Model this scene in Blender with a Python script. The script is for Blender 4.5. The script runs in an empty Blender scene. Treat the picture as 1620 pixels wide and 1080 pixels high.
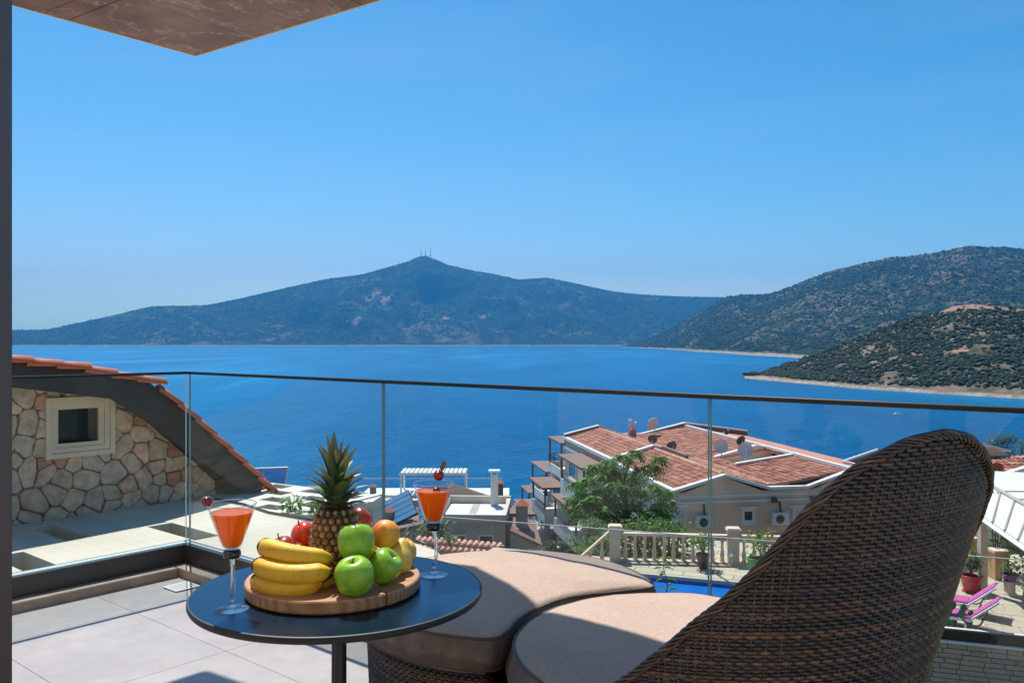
import bpy, math, random
import numpy as np
from mathutils import Vector, Matrix, noise

random.seed(7)
rng = np.random.default_rng(7)
SC = bpy.context.scene
COL = SC.collection
R = math.radians

# ------------------------------------------------------------------ camera, sky, sun, exposure
CZ = 1.27           # eye height above the terrace floor (floor is z = 0)
F = 1350.0          # focal length in photo pixels (30 mm on 36 mm, 1620 px wide)
cam_d = bpy.data.cameras.new('camera')
cam_d.lens = 30.0
cam_d.sensor_width = 36.0
cam_d.clip_start = 0.05
cam_d.clip_end = 90000
cam = bpy.data.objects.new('camera', cam_d)
COL.objects.link(cam)
cam.location = (0, 0, CZ)
cam.rotation_euler = (R(90), 0, 0)
SC.camera = cam

SUN_H = Vector((-0.207, 0.525, 1.0)).normalized()      # towards the sun
world = bpy.data.worlds.new('World')
SC.world = world
world.use_nodes = True
wn, wl = world.node_tree.nodes, world.node_tree.links
wn.clear()
sky = wn.new('ShaderNodeTexSky')
sky.sky_type = 'NISHITA'
sky.sun_disc = False
sky.sun_elevation = math.asin(SUN_H.z)
sky.sun_rotation = math.atan2(SUN_H.x, SUN_H.y)
sky.altitude = 300
sky.air_density = 1.0
sky.dust_density = 0.6
sky.ozone_density = 3.0
hsv = wn.new('ShaderNodeHueSaturation')
hsv.inputs['Saturation'].default_value = 1.05
hsv.inputs['Hue'].default_value = 0.496
# deeper tone curve of the sky colour (normalise, gamma, restore)
v1 = wn.new('ShaderNodeVectorMath'); v1.operation = 'SCALE'; v1.inputs['Scale'].default_value = 0.10
sp3 = wn.new('ShaderNodeSeparateColor'); cb3 = wn.new('ShaderNodeCombineColor')
def wpow(i, e, k):
    p = wn.new('ShaderNodeMath'); p.operation = 'POWER'; p.inputs[1].default_value = e
    m = wn.new('ShaderNodeMath'); m.operation = 'MULTIPLY'; m.inputs[1].default_value = k
    wl.new(sp3.outputs[i], p.inputs[0]); wl.new(p.outputs[0], m.inputs[0]); wl.new(m.outputs[0], cb3.inputs[i])
pr = wn.new('ShaderNodeMath'); pr.operation = 'POWER'; pr.inputs[1].default_value = 2.1; wl.new(sp3.outputs[0], pr.inputs[0])
pk = wn.new('ShaderNodeMath'); pk.operation = 'MULTIPLY'; pk.inputs[1].default_value = 1.75; wl.new(pr.outputs[0], pk.inputs[0])
gk = wn.new('ShaderNodeMath'); gk.operation = 'MULTIPLY'; gk.inputs[1].default_value = 0.70; wl.new(sp3.outputs[1], gk.inputs[0])
mn = wn.new('ShaderNodeMath'); mn.operation = 'MINIMUM'; wl.new(pk.outputs[0], mn.inputs[0]); wl.new(gk.outputs[0], mn.inputs[1]); wl.new(mn.outputs[0], cb3.inputs[0])
wpow(1, 1.30, 0.99); wpow(2, 1.22, 0.99)
v2 = wn.new('ShaderNodeVectorMath'); v2.operation = 'SCALE'; v2.inputs['Scale'].default_value = 10.0
bg = wn.new('ShaderNodeBackground')
bg.inputs['Strength'].default_value = 0.076
wo = wn.new('ShaderNodeOutputWorld')
wl.new(sky.outputs[0], hsv.inputs['Color'])
wl.new(hsv.outputs[0], v1.inputs[0])
wl.new(v1.outputs[0], sp3.inputs[0])
wl.new(cb3.outputs[0], v2.inputs[0])
tcw = wn.new('ShaderNodeTexCoord'); mpw = wn.new('ShaderNodeMapping'); mpw.inputs['Scale'].default_value = (1.2, 1.2, 7.0); wl.new(tcw.outputs['Generated'], mpw.inputs[0])
nzw = wn.new('ShaderNodeTexNoise'); nzw.inputs['Scale'].default_value = 2.6; nzw.inputs['Detail'].default_value = 6; nzw.inputs['Distortion'].default_value = 0.6; wl.new(mpw.outputs[0], nzw.inputs['Vector'])
mrw = wn.new('ShaderNodeMapRange'); mrw.inputs[1].default_value = 0.45; mrw.inputs[2].default_value = 0.8; mrw.inputs[3].default_value = 0.0; mrw.inputs[4].default_value = 0.13; wl.new(nzw.outputs[0], mrw.inputs[0])
mxw = wn.new('ShaderNodeMix'); mxw.data_type = 'RGBA'; wl.new(mrw.outputs[0], mxw.inputs[0]); wl.new(v2.outputs[0], mxw.inputs[6]); mxw.inputs[7].default_value = (3.2, 4.0, 4.8, 1)
wl.new(mxw.outputs[2], bg.inputs['Color'])
wl.new(bg.outputs[0], wo.inputs['Surface'])

sun_d = bpy.data.lights.new('sun', 'SUN')
sun_d.energy = 3.1
sun_d.angle = R(0.53)
sun_d.color = (1.0, 0.95, 0.87)
sun = bpy.data.objects.new('sun', sun_d)
COL.objects.link(sun)
sun.rotation_euler = (-SUN_H).to_track_quat('-Z', 'Y').to_euler()
sun.location = (-20, 50, 90)

SC.view_settings.view_transform = 'Standard'
SC.view_settings.look = 'None'
SC.view_settings.exposure = 1.05
SC.view_settings.gamma = 1.0
SC.view_settings.use_curve_mapping = False
SC.cycles.use_denoising = True
SC.cycles.max_bounces = 10
SC.cycles.transparent_max_bounces = 24
SC.cycles.caustics_reflective = False
SC.cycles.caustics_refractive = False
SC.cycles.sample_clamp_indirect = 6.0

# ------------------------------------------------------------------ helpers
def lin(r, g, b):
    def f(v):
        v /= 255.0
        return v / 12.92 if v <= 0.04045 else ((v + 0.055) / 1.055) ** 2.4
    return (f(r), f(g), f(b))

def at(px, py, Y):
    """point at depth Y that the photograph shows at (px, py)"""
    return Vector(((px - 810) / F * Y, Y, CZ - (py - 540) / F * Y))

class N:
    """tiny node-graph helper"""
    def __init__(s, name):
        s.m = bpy.data.materials.new(name)
        s.m.use_nodes = True
        s.t = s.m.node_tree
        s.n, s.l = s.t.nodes, s.t.links
        s.n.clear()
        s.out = s.n.new('ShaderNodeOutputMaterial')
    def new(s, typ, inputs=None, **kw):
        nd = s.n.new(typ)
        for k, v in kw.items():
            setattr(nd, k, v)
        for k, v in (inputs or {}).items():
            i = nd.inputs[k]
            if isinstance(v, bpy.types.NodeSocket):
                s.l.new(v, i)
            else:
                if isinstance(v, tuple) and len(v) == 3 and i.type == 'RGBA':
                    v = v + (1,)
                i.default_value = v
        return nd
    def coord(s, kind='Object', scale=(1, 1, 1)):
        tc = s.new('ShaderNodeTexCoord')
        mp = s.new('ShaderNodeMapping', {'Vector': tc.outputs[kind], 'Scale': scale})
        return mp.outputs[0]
    def wpos(s, scale=(1, 1, 1)):
        g = s.new('ShaderNodeNewGeometry')
        mp = s.new('ShaderNodeMapping', {'Vector': g.outputs['Position'], 'Scale': scale})
        return mp.outputs[0]
    def noise(s, vec, scale, detail=4, rough=0.55):
        return s.new('ShaderNodeTexNoise', {'Vector': vec, 'Scale': scale, 'Detail': detail, 'Roughness': rough}).outputs[0]
    def ramp(s, fac, stops, interp='LINEAR'):
        r = s.new('ShaderNodeValToRGB', {'Fac': fac})
        cr = r.color_ramp
        cr.interpolation = interp
        while len(cr.elements) < len(stops):
            cr.elements.new(0.5)
        for e, (p, c) in zip(cr.elements, stops):
            e.position = p
            e.color = tuple(c) + (1,) if len(c) == 3 else c
        return r.outputs[0]
    def mix(s, fac, a, b, mode='MIX'):
        nd = s.n.new('ShaderNodeMix')
        nd.data_type = 'RGBA'
        nd.blend_type = mode
        for idx, v in ((0, fac), (6, a), (7, b)):
            i = nd.inputs[idx]
            if isinstance(v, bpy.types.NodeSocket):
                s.l.new(v, i)
            else:
                i.default_value = v + (1,) if isinstance(v, tuple) and len(v) == 3 else v
        return nd.outputs[2]
    def math(s, op, a, b=0.0):
        return s.new('ShaderNodeMath', {0: a, 1: b}, operation=op).outputs[0]
    def bump(s, h, strength=0.3, dist=0.02):
        return s.new('ShaderNodeBump', {'Height': h, 'Strength': strength, 'Distance': dist}).outputs[0]
    def bsdf(s, color, rough=0.6, normal=None, **kw):
        ins = {'Base Color': color, 'Roughness': rough}
        if normal is not None:
            ins['Normal'] = normal
        ins.update(kw)
        p = s.new('ShaderNodeBsdfPrincipled', ins)
        s.l.new(p.outputs[0], s.out.inputs['Surface'])
        return p

def plain(name, col, rough=0.6, var=0.12, scale=8.0, bump=0.0, bscale=60, metal=0.0, spec=0.5, kind='Object', **kw):
    """painted / plastered / stone surface: base colour with soft mottling and fine relief"""
    g = N(name)
    v = g.coord(kind)
    n = g.noise(v, scale, 5)
    lo = tuple(max(0, c * (1 - var)) for c in col)
    hi = tuple(min(1, c * (1 + var)) for c in col)
    c = g.ramp(n, [(0.3, lo), (0.7, hi)])
    nm = None
    if bump:
        nm = g.bump(g.noise(v, bscale, 3), bump, 0.01)
    g.bsdf(c, rough, nm, Metallic=metal, **{'Specular IOR Level': spec}, **kw)
    return g.m

def island(name, stops, rough=0.7, scale=3.0, mixn=0.4, bump=0.0, bscale=20, spec=0.3, noise_scale=None):
    """colour differs from piece to piece (random per mesh island) with a little noise"""
    g = N(name)
    geo = g.new('ShaderNodeNewGeometry')
    v = g.coord('Object')
    n = g.noise(v, noise_scale or scale, 4)
    f = g.math('ADD', g.math('MULTIPLY', geo.outputs['Random Per Island'], 1 - mixn), g.math('MULTIPLY', n, mixn))
    c = g.ramp(f, stops)
    nm = g.bump(g.noise(v, bscale, 3), bump, 0.01) if bump else None
    g.bsdf(c, rough, nm, **{'Specular IOR Level': spec})
    return g.m

class MB:
    def __init__(s):
        s.v, s.f, s.mi = [], [], []
    def add(s, verts, faces, mi=0):
        o = len(s.v)
        s.v += [tuple(p) for p in verts]
        s.f += [tuple(i + o for i in f) for f in faces]
        s.mi += [mi] * len(faces)
    def para(s, o, a, b, c, mi=0):
        """box from corner o and three edge vectors"""
        o, a, b, c = Vector(o), Vector(a), Vector(b), Vector(c)
        if a.cross(b).dot(c) < 0:
            a, b = b, a
        p = [o, o + a, o + a + b, o + b]
        p += [q + c for q in p]
        s.add(p, [(3, 2, 1, 0), (4, 5, 6, 7), (0, 1, 5, 4), (1, 2, 6, 5), (2, 3, 7, 6), (3, 0, 4, 7)], mi)
    def box(s, cx, cy, cz, sx, sy, sz, mi=0):
        s.para((cx - sx / 2, cy - sy / 2, cz - sz / 2), (sx, 0, 0), (0, sy, 0), (0, 0, sz), mi)
    def bevbox(s, o, a, b, c, bev, mi=0):
        """box with chamfered top edges (c is the up edge)"""
        o, a, b, c = Vector(o), Vector(a), Vector(b), Vector(c)
        if a.cross(b).dot(c) < 0:
            a, b = b, a
        ea, eb, ec = a.normalized() * bev, b.normalized() * bev, c.normalized() * bev
        r0 = [o, o + a, o + a + b, o + b]
        r1 = [p + c - ec for p in r0]
        r2 = [o + c + ea + eb, o + a + c - ea + eb, o + a + b + c - ea - eb, o + b + c + ea - eb]
        fs = [(3, 2, 1, 0), (8, 9, 10, 11)]
        for i in range(4):
            j = (i + 1) % 4
            fs += [(i, j, j + 4, i + 4), (i + 4, j + 4, j + 8, i + 8)]
        s.add(r0 + r1 + r2, fs, mi)
    def prism(s, poly, vec, mi=0):
        """planar polygon (3D points) extruded by vec"""
        n = len(poly)
        a = [Vector(p) for p in poly]
        vec = Vector(vec)
        nrm = Vector((0, 0, 0))
        for i in range(n):
            nrm += a[i].cross(a[(i + 1) % n])
        if nrm.dot(vec) < 0:
            a = a[::-1]
        b = [p + vec for p in a]
        fs = [tuple(range(n - 1, -1, -1)), tuple(range(n, 2 * n))]
        for i in range(n):
            j = (i + 1) % n
            fs.append((i, j, j + n, i + n))
        s.add(a + b, fs, mi)
    def tube(s, pts, r, n=6, closed=False, mi=0, cap=True, flat=None, up=None):
        """tube along pts; r a number or a list; flat=(k) squashes along the binormal"""
        pts = [Vector(p) for p in pts]
        m = len(pts)
        rr = r if hasattr(r, '__len__') else [r] * m
        vs = []
        prev = None
        for i in range(m):
            if closed:
                t = pts[(i + 1) % m] - pts[i - 1]
            else:
                t = pts[min(i + 1, m - 1)] - pts[max(i - 1, 0)]
            if t.length < 1e-9:
                t = Vector((0, 0, 1))
            t.normalize()
            if prev is None:
                ref = Vector(up) if up else (Vector((0, 0, 1)) if abs(t.z) < 0.9 else Vector((1, 0, 0)))
                nrm = (ref - t * ref.dot(t)).normalized()
            else:
                nrm = prev - t * prev.dot(t)
                nrm = nrm.normalized() if nrm.length > 1e-6 else prev
            prev = nrm
            bn = t.cross(nrm)
            for k in range(n):
                a = 2 * math.pi * k / n
                q = (flat or 1.0)
                vs.append(pts[i] + (nrm * math.cos(a) + bn * math.sin(a) * q) * rr[i])
        fs = []
        for i in range(m if closed else m - 1):
            j = (i + 1) % m
            for k in range(n):
                l = (k + 1) % n
                fs.append((i * n + k, i * n + l, j * n + l, j * n + k))
        if cap and not closed:
            fs.append(tuple(range(n - 1, -1, -1)))
            fs.append(tuple(range((m - 1) * n, m * n)))
        s.add(vs, fs, mi)
    def lathe(s, prof, n=32, c=(0, 0, 0), mi=0, cap0=True, cap1=True):
        vs, fs = [], []
        m = len(prof)
        for (r, z) in prof:
            for k in range(n):
                a = 2 * math.pi * k / n
                vs.append((c[0] + r * math.cos(a), c[1] + r * math.sin(a), c[2] + z))
        for i in range(m - 1):
            for k in range(n):
                l = (k + 1) % n
                fs.append((i * n + k, i * n + l, (i + 1) * n + l, (i + 1) * n + k))
        if cap0:
            fs.append(tuple(range(n - 1, -1, -1)))
        if cap1:
            fs.append(tuple(range((m - 1) * n, m * n)))
        s.add(vs, fs, mi)
    def mesh(s, name, mats, smooth=False):
        me = bpy.data.meshes.new(name)
        me.from_pydata(s.v, [], s.f)
        for m in (mats if isinstance(mats, (list, tuple)) else [mats]):
            me.materials.append(m)
        if len(set(s.mi)) > 1 or (s.mi and s.mi[0]):
            me.polygons.foreach_set('material_index', s.mi)
        if smooth:
            me.polygons.foreach_set('use_smooth', [True] * len(me.polygons))
        me.update()
        return me
    def build(s, name, mats, parent=None, smooth=False, auto=None):
        me = s.mesh(name, mats, smooth)
        if auto is not None:
            me.set_sharp_from_angle(angle=R(auto))
        return obj(name, me, parent)

def obj(name, me, parent=None):
    o = bpy.data.objects.new(name, me)
    COL.objects.link(o)
    if parent is not None:
        o.parent = parent
        o.matrix_parent_inverse = parent.matrix_basis.inverted()
    return o

def empty(name, loc=(0, 0, 0)):
    o = bpy.data.objects.new(name, None)
    o.empty_display_size = 0.1
    COL.objects.link(o)
    o.location = loc
    return o

def tag(o, label, cat, group=None):
    o['label'] = label
    o['category'] = cat
    if group:
        o['group'] = group
    return o

def struct(o):
    o['kind'] = 'structure'
    return o

def stuff(o):
    o['kind'] = 'stuff'
    return o

def thing(name, label, cat, loc=(0, 0, 0), group=None):
    return tag(empty(name, loc), label, cat, group)

def copy_tree(o, parent=None):
    c = o.copy()
    COL.objects.link(c)
    if parent is not None:
        c.parent = parent
    for ch in o.children:
        copy_tree(ch, c)
    return c

def fbm(x, y, s, o=5, seed=0.0):
    return noise.fractal(Vector((x * s + seed, y * s - seed, seed * 0.37)), 1.0, 2.0, o)

# ------------------------------------------------------------------ materials
def glass_pane(name, tint=(0.93, 0.97, 0.975), rough=0.0, ior=1.5):
    g = N(name)
    tr = g.new('ShaderNodeBsdfTransparent', {'Color': tint})
    gl = g.new('ShaderNodeBsdfGlossy', {'Color': (1, 1, 1), 'Roughness': rough})
    geo = g.new('ShaderNodeNewGeometry')
    ii = g.new('ShaderNodeMapRange', {0: geo.outputs['Backfacing'], 3: ior, 4: 1.0 / ior}).outputs[0]   # same reflectance on both faces of the sheet
    fr = g.new('ShaderNodeFresnel', {'IOR': ii})
    mx = g.new('ShaderNodeMixShader', {0: fr.outputs[0], 1: tr.outputs[0], 2: gl.outputs[0]})
    g.l.new(mx.outputs[0], g.out.inputs['Surface'])
    return g.m

M = {}
M['pane'] = glass_pane('railing glass', (0.925, 0.968, 0.975), ior=1.30)
M['pane_thin'] = glass_pane('thin glass', (0.97, 0.985, 0.985), ior=1.32)
M['pane_edge'] = plain('glass edge', (0.22, 0.42, 0.42), 0.15, 0.1, 3)
M['pane_edge_pale'] = plain('pale glass edge', (0.62, 0.72, 0.72), 0.2, 0.08, 3)
M['rail_dark'] = plain('dark anodised aluminium', (0.035, 0.034, 0.034), 0.32, 0.15, 4, metal=0.6)
M['channel'] = plain('bronze grey aluminium', (0.075, 0.068, 0.062), 0.42, 0.1, 3, bump=0.05, metal=0.35)
M['frame_brown'] = plain('brown door frame', (0.125, 0.075, 0.056), 0.45, 0.08, 5)
M['white_paint'] = plain('white paint', (0.74, 0.72, 0.69), 0.55, 0.05, 2, bump=0.08, bscale=40)
M['white_metal'] = plain('white metal', (0.78, 0.78, 0.77), 0.4, 0.04, 3)
M['plaster'] = plain('beige plaster', (0.82, 0.57, 0.41), 0.85, 0.14, 0.5, bump=0.15, bscale=30)
M['plaster_pale'] = plain('pale plaster', (0.62, 0.53, 0.43), 0.85, 0.08, 0.7, bump=0.15, bscale=30)
M['plaster_grey'] = plain('grey plaster', (0.42, 0.37, 0.315), 0.85, 0.12, 0.6, bump=0.15, bscale=30)
M['brown_roof'] = plain('brown roof sheet', (0.20, 0.105, 0.085), 0.7, 0.15, 0.8, bump=0.2, bscale=12)
M['brown_wood'] = plain('brown stained wood', (0.085, 0.045, 0.032), 0.6, 0.25, 6, bump=0.1)
M['black_iron'] = plain('black iron', (0.02, 0.02, 0.022), 0.45, 0.1, 5, metal=0.5)
M['window_glass'] = plain('dark window glass', (0.008, 0.022, 0.034), 0.05, 0.2, 1.5, spec=0.4)
M['blue_glass'] = plain('bluish window glass', (0.03, 0.10, 0.17), 0.06, 0.2, 1.5, spec=0.8)
M['shutter'] = plain('pale shutter', (0.62, 0.60, 0.54), 0.6, 0.05, 2)
M['cream_wood'] = plain('cream window surround', (0.66, 0.52, 0.38), 0.6, 0.08, 5, bump=0.1)
M['balustrade'] = plain('cream cast stone', (0.70, 0.52, 0.39), 0.8, 0.10, 3, bump=0.15)
M['dish'] = plain('satellite dish grey', (0.60, 0.58, 0.55), 0.5, 0.06, 3)
M['dish_dark'] = plain('dark satellite dish', (0.045, 0.045, 0.05), 0.5, 0.1, 3)
M['terracotta'] = island('terracotta tiles', [(0.05, lin(112, 66, 52)), (0.35, lin(168, 102, 82)), (0.6, lin(200, 140, 118)), (0.8, lin(152, 98, 82)), (0.97, lin(116, 82, 72))], 0.8, mixn=0.35, noise_scale=0.5, bump=0.1)
M['terracotta_red'] = plain('orange red verge tile', lin(178, 92, 64), 0.7, 0.2, 4, bump=0.12)
M['ridge_mortar'] = island('pale ridge mortar', [(0.1, lin(214, 176, 152)), (0.9, lin(178, 128, 104))], 0.9)

# ------------------------------------------------------------------ the sea
SEA = CZ - 35.0
def sea_mat():
    g = N('sea water')
    v = g.wpos()
    n1 = g.noise(g.wpos((1, 1, 1)), 0.22, 4, 0.6)
    n2 = g.noise(g.wpos((1, 0.45, 1)), 0.05, 3, 0.5)
    h = g.math('ADD', n1, g.math('MULTIPLY', n2, 2.2))
    nm = g.bump(h, 0.75, 1.0)
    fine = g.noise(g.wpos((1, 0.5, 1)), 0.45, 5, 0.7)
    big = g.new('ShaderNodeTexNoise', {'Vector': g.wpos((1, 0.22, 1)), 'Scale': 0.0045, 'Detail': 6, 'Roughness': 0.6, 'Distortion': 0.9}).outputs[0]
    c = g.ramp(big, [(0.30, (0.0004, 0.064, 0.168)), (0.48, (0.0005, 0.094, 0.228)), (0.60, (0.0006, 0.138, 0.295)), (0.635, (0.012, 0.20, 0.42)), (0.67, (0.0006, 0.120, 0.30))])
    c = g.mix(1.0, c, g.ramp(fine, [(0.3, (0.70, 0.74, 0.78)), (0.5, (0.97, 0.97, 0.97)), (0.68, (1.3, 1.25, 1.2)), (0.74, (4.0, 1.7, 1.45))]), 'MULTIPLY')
    df = g.new('ShaderNodeBsdfDiffuse', {'Color': c, 'Normal': nm})
    gl = g.new('ShaderNodeBsdfGlossy', {'Color': (0.35, 0.72, 1.0), 'Roughness': 0.2, 'Normal': nm})
    fr = g.new('ShaderNodeFresnel', {'IOR': 1.16, 'Normal': nm})
    mx = g.new('ShaderNodeMixShader', {0: g.math('MULTIPLY', fr.outputs[0], 0.6), 1: df.outputs[0], 2: gl.outputs[0]})
    g.l.new(mx.outputs[0], g.out.inputs['Surface'])
    return g.m
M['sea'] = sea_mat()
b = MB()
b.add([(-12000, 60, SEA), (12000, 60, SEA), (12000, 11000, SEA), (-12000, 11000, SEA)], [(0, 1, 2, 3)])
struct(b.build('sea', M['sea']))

# ------------------------------------------------------------------ hills across the bay
def interp(tab, x):
    xs = [t[0] for t in tab]
    ys = [t[1] for t in tab]
    return float(np.interp(x, xs, ys))

def hill_mat(name, veg, earth, shore, cov, vscale, shore_h, clearings=()):
    g = N(name)
    v = g.wpos()
    n = g.noise(v, vscale, 6, 0.65)
    big = g.noise(v, vscale * 0.12, 4, 0.6)
    f = g.math('ADD', g.math('MULTIPLY', n, 0.55), g.math('MULTIPLY', big, 0.45))
    c = g.ramp(f, [(cov - 0.05, veg), (cov + 0.03, tuple((a + e) / 2 for a, e in zip(veg, earth))), (cov + 0.10, earth)])
    for (cx, cy, cz, cr) in clearings:      # bare ground of building plots and cuttings
        dv = g.new('ShaderNodeVectorMath', {0: v, 1: (cx, cy, cz)}, operation='DISTANCE').outputs['Value']
        dn = g.math('ADD', g.math('DIVIDE', dv, cr), g.math('MULTIPLY', g.math('SUBTRACT', g.noise(v, vscale * 4, 5, 0.7), 0.5), 3.0))
        c = g.mix(g.new('ShaderNodeMapRange', {0: dn, 1: 0.5, 2: 0.9, 3: 0.85, 4: 0.0}).outputs[0], c, (0.34, 0.20, 0.14))
    sep = g.new('ShaderNodeSeparateXYZ', {0: v})
    hh = g.math('ADD', g.math('SUBTRACT', sep.outputs[2], SEA), g.math('MULTIPLY', g.math('SUBTRACT', n, 0.5), shore_h * 1.6))
    sh = g.new('ShaderNodeMapRange', {0: hh, 1: shore_h * 0.75, 2: shore_h * 1.1, 3: 1.0, 4: 0.0}).outputs[0]
    rk = g.ramp(g.noise(v, vscale * 3, 4), [(0.35, tuple(q * 0.55 for q in shore)), (0.65, shore)])
    c = g.mix(sh, c, rk)
    g.bsdf(c, 0.95, g.bump(n, 0.6, 1.5 / vscale * 0.03), **{'Specular IOR Level': 0.1})
    return g.m

def build_hill(name, sky_tab, shore_tab, ridge_tab, px0, px1, dpx, rows, amp, nscale, seed, mat, prof=0.8, back=0.5):
    cols = np.arange(px0, px1 + 0.1, dpx)
    rs = np.concatenate([np.linspace(-0.04, 1, rows), 1 + np.linspace(0.08, 1, 10) * back])
    P = np.zeros((len(cols), len(rs), 3))
    for i, px in enumerate(cols):
        k = (px - 810) / F
        Ys, Yr = interp(shore_tab, px), interp(ridge_tab, px)
        zr = CZ + (540 - interp(sky_tab, px)) / F * Yr
        for j, r in enumerate(rs):
            Y = Ys + (Yr - Ys) * r
            x = k * Y
            if r <= 1:
                rr = max(r, 0)
                base = rr ** prof * (1 - 0.12 * math.sin(rr * math.pi))
                z = SEA + (zr - SEA) * base
                if r < 0:
                    z = SEA - 3 + r * 50
                n = fbm(x, Y, nscale, 6, seed)
                gl = abs(fbm(x + 900, Y * 0.55, nscale * 1.7, 5, seed + 3))
                z += amp * (zr - SEA) * (n * 0.8 + (0.16 - gl) * 1.1) * math.sin(min(rr, 1) * math.pi) ** 0.8
                if rr > 0.02:
                    z = max(z, SEA + 0.8 + 3.0 * rr)
                if rr > 0.9:
                    z += (zr - SEA) * 0.006 * noise.noise(Vector((px * 0.15, seed, 0))) * (rr - 0.9) * 10
            else:
                q = (r - 1) / back
                z = SEA - 5 + (zr - SEA + 5) * (1 - q * q * 0.9 - 0.1 * q)
            P[i, j] = (x, Y, z)
    nc, nr = len(cols), len(rs)
    b = MB()
    fs = []
    for i in range(nc - 1):
        for j in range(nr - 1):
            fs.append((i * nr + j, (i + 1) * nr + j, (i + 1) * nr + j + 1, i * nr + j + 1))
    b.add(P.reshape(-1, 3).tolist(), fs)
    o = b.build(name, mat, smooth=True)
    struct(o)
    return P, rs

ICO_V = np.array([(0, 0, 1), (.894, 0, .447), (.276, .851, .447), (-.724, .526, .447), (-.724, -.526, .447), (.276, -.851, .447),
                  (.724, .526, -.447), (-.276, .851, -.447), (-.894, 0, -.447), (-.276, -.851, -.447), (.724, -.526, -.447)])
ICO_F = [(0, 1, 2), (0, 2, 3), (0, 3, 4), (0, 4, 5), (0, 5, 1), (1, 6, 2), (2, 7, 3), (3, 8, 4), (4, 9, 5), (5, 10, 1),
         (2, 6, 7), (3, 7, 8), (4, 8, 9), (5, 9, 10), (1, 10, 6)]

def blobs(name, pts, sizes, mat, squash=0.75, parent=None, jit=0.28):
    n = len(pts)
    V = np.zeros((n, 11, 3))
    for i in range(n):
        s = sizes[i]
        v = ICO_V * (1 + rng.uniform(-jit, jit, (11, 1)))
        a = rng.uniform(0, 6.28)
        ca, sa = math.cos(a), math.sin(a)
        x = v[:, 0] * ca - v[:, 1] * sa
        y = v[:, 0] * sa + v[:, 1] * ca
        V[i, :, 0] = pts[i][0] + x * s
        V[i, :, 1] = pts[i][1] + y * s
        V[i, :, 2] = pts[i][2] + v[:, 2] * s * squash + s * squash * 0.3
    Fs = (np.array(ICO_F)[None] + (np.arange(n) * 11)[:, None, None]).reshape(-1, 3)
    me = bpy.data.meshes.new(name)
    me.from_pydata(V.reshape(-1, 3).tolist(), [], Fs.tolist())
    me.materials.append(mat)
    me.update()
    return stuff(obj(name, me, parent))

def scatter(P, rs, n, cover, cscale, seed, rmin=0.05, rmax=1.0):
    """points on a hill's near flank, clumped by noise"""
    nc, nr = P.shape[0], P.shape[1]
    out = []
    jr = [j for j in range(nr - 1) if rmin <= rs[j] and rs[j + 1] <= rmax + 1e-6]
    tries = 0
    while len(out) < n and tries < n * 12:
        tries += 1
        i = random.randrange(nc - 1)
        j = random.choice(jr)
        u, w = random.random(), random.random()
        p = (P[i, j] * (1 - u) + P[i + 1, j] * u) * (1 - w) + (P[i, j + 1] * (1 - u) + P[i + 1, j + 1] * u) * w
        if p[2] < SEA + 3:
            continue
        c = noise.noise(Vector((p[0] * cscale, p[1] * cscale, seed))) + 0.5 * noise.noise(Vector((p[0] * cscale * 3.1, p[1] * cscale * 3.1, seed + 5)))
        if c + random.uniform(-0.45, 0.45) > cover:
            continue
        out.append(tuple(p))
    return out

FAR_SKY = [(-400, 546), (-60, 528), (21, 522), (76, 521), (132, 509), (177, 499), (218, 489), (243, 484), (324, 483), (375, 473), (440, 458),
           (516, 441), (572, 434), (612, 423), (648, 413), (658, 407), (673, 404.5), (691, 411), (709, 419), (749, 428), (780, 433), (820, 442),
           (866, 439), (901, 446), (942, 455), (972, 461), (1018, 466), (1083, 469), (1149, 470), (1300, 478), (1500, 490)]
FAR_SHORE = [(-400, 6300), (22, 6500), (300, 6600), (800, 6800), (1500, 7000)]
FAR_RIDGE = [(-400, 6900), (22, 7200), (300, 8000), (673, 8900), (1000, 8800), (1500, 8800)]
veg1, veg2 = (0.010, 0.026, 0.012), (0.034, 0.052, 0.022)
P1, r1 = build_hill('far_hill', FAR_SKY, FAR_SHORE, FAR_RIDGE, -400, 1500, 5, 60, 0.27, 0.0011, 2.0, M['sea'], 0.95)
def hill_point(P, rs, px, py):
    """3D point on a hill's near flank that shows at pixel (px, py)"""
    Q = P.reshape(-1, 3)
    Q = Q[Q[:, 2] > SEA + 1]
    X = 810 + Q[:, 0] / Q[:, 1] * F
    Yp = 540 - (Q[:, 2] - CZ) / Q[:, 1] * F
    return Vector(Q[int(np.argmin((X - px) ** 2 + (Yp - py) ** 2))])
clr = [tuple(hill_point(P1, r1, x_, y_)) + (r_,) for x_, y_, r_ in ((590, 470, 105), (612, 474, 85), (555, 482, 60), (566, 507, 60), (735, 490, 75), (765, 502, 55), (432, 506, 50), (395, 484, 45), (705, 503, 50))]
m_far = hill_mat('far hill slope', veg1, (0.20, 0.15, 0.10), (0.30, 0.26, 0.20), 0.57, 0.008, 8, clr)
bpy.data.objects['far_hill'].data.materials[0] = m_far
MID_SKY = [(985, 549), (1040, 530), (1090, 502), (1149, 470), (1175, 466), (1215, 466), (1245, 456), (1281, 441), (1316, 428), (1357, 418), (1407, 408),
           (1473, 401), (1534, 388.6), (1559, 391), (1590, 390), (1620, 394), (1760, 400), (2200, 420)]
MID_SHORE = [(985, 5300), (1030, 4300), (1100, 2950), (1180, 2200), (1273, 1750), (1620, 1500), (2200, 1350)]
MID_RIDGE = [(985, 5500), (1040, 5000), (1149, 4300), (1300, 3700), (1534, 3300), (2200, 3000)]
m_mid = hill_mat('middle hill slope', veg1, (0.17, 0.14, 0.09), (0.36, 0.31, 0.25), 0.53, 0.022, 7)
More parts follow.
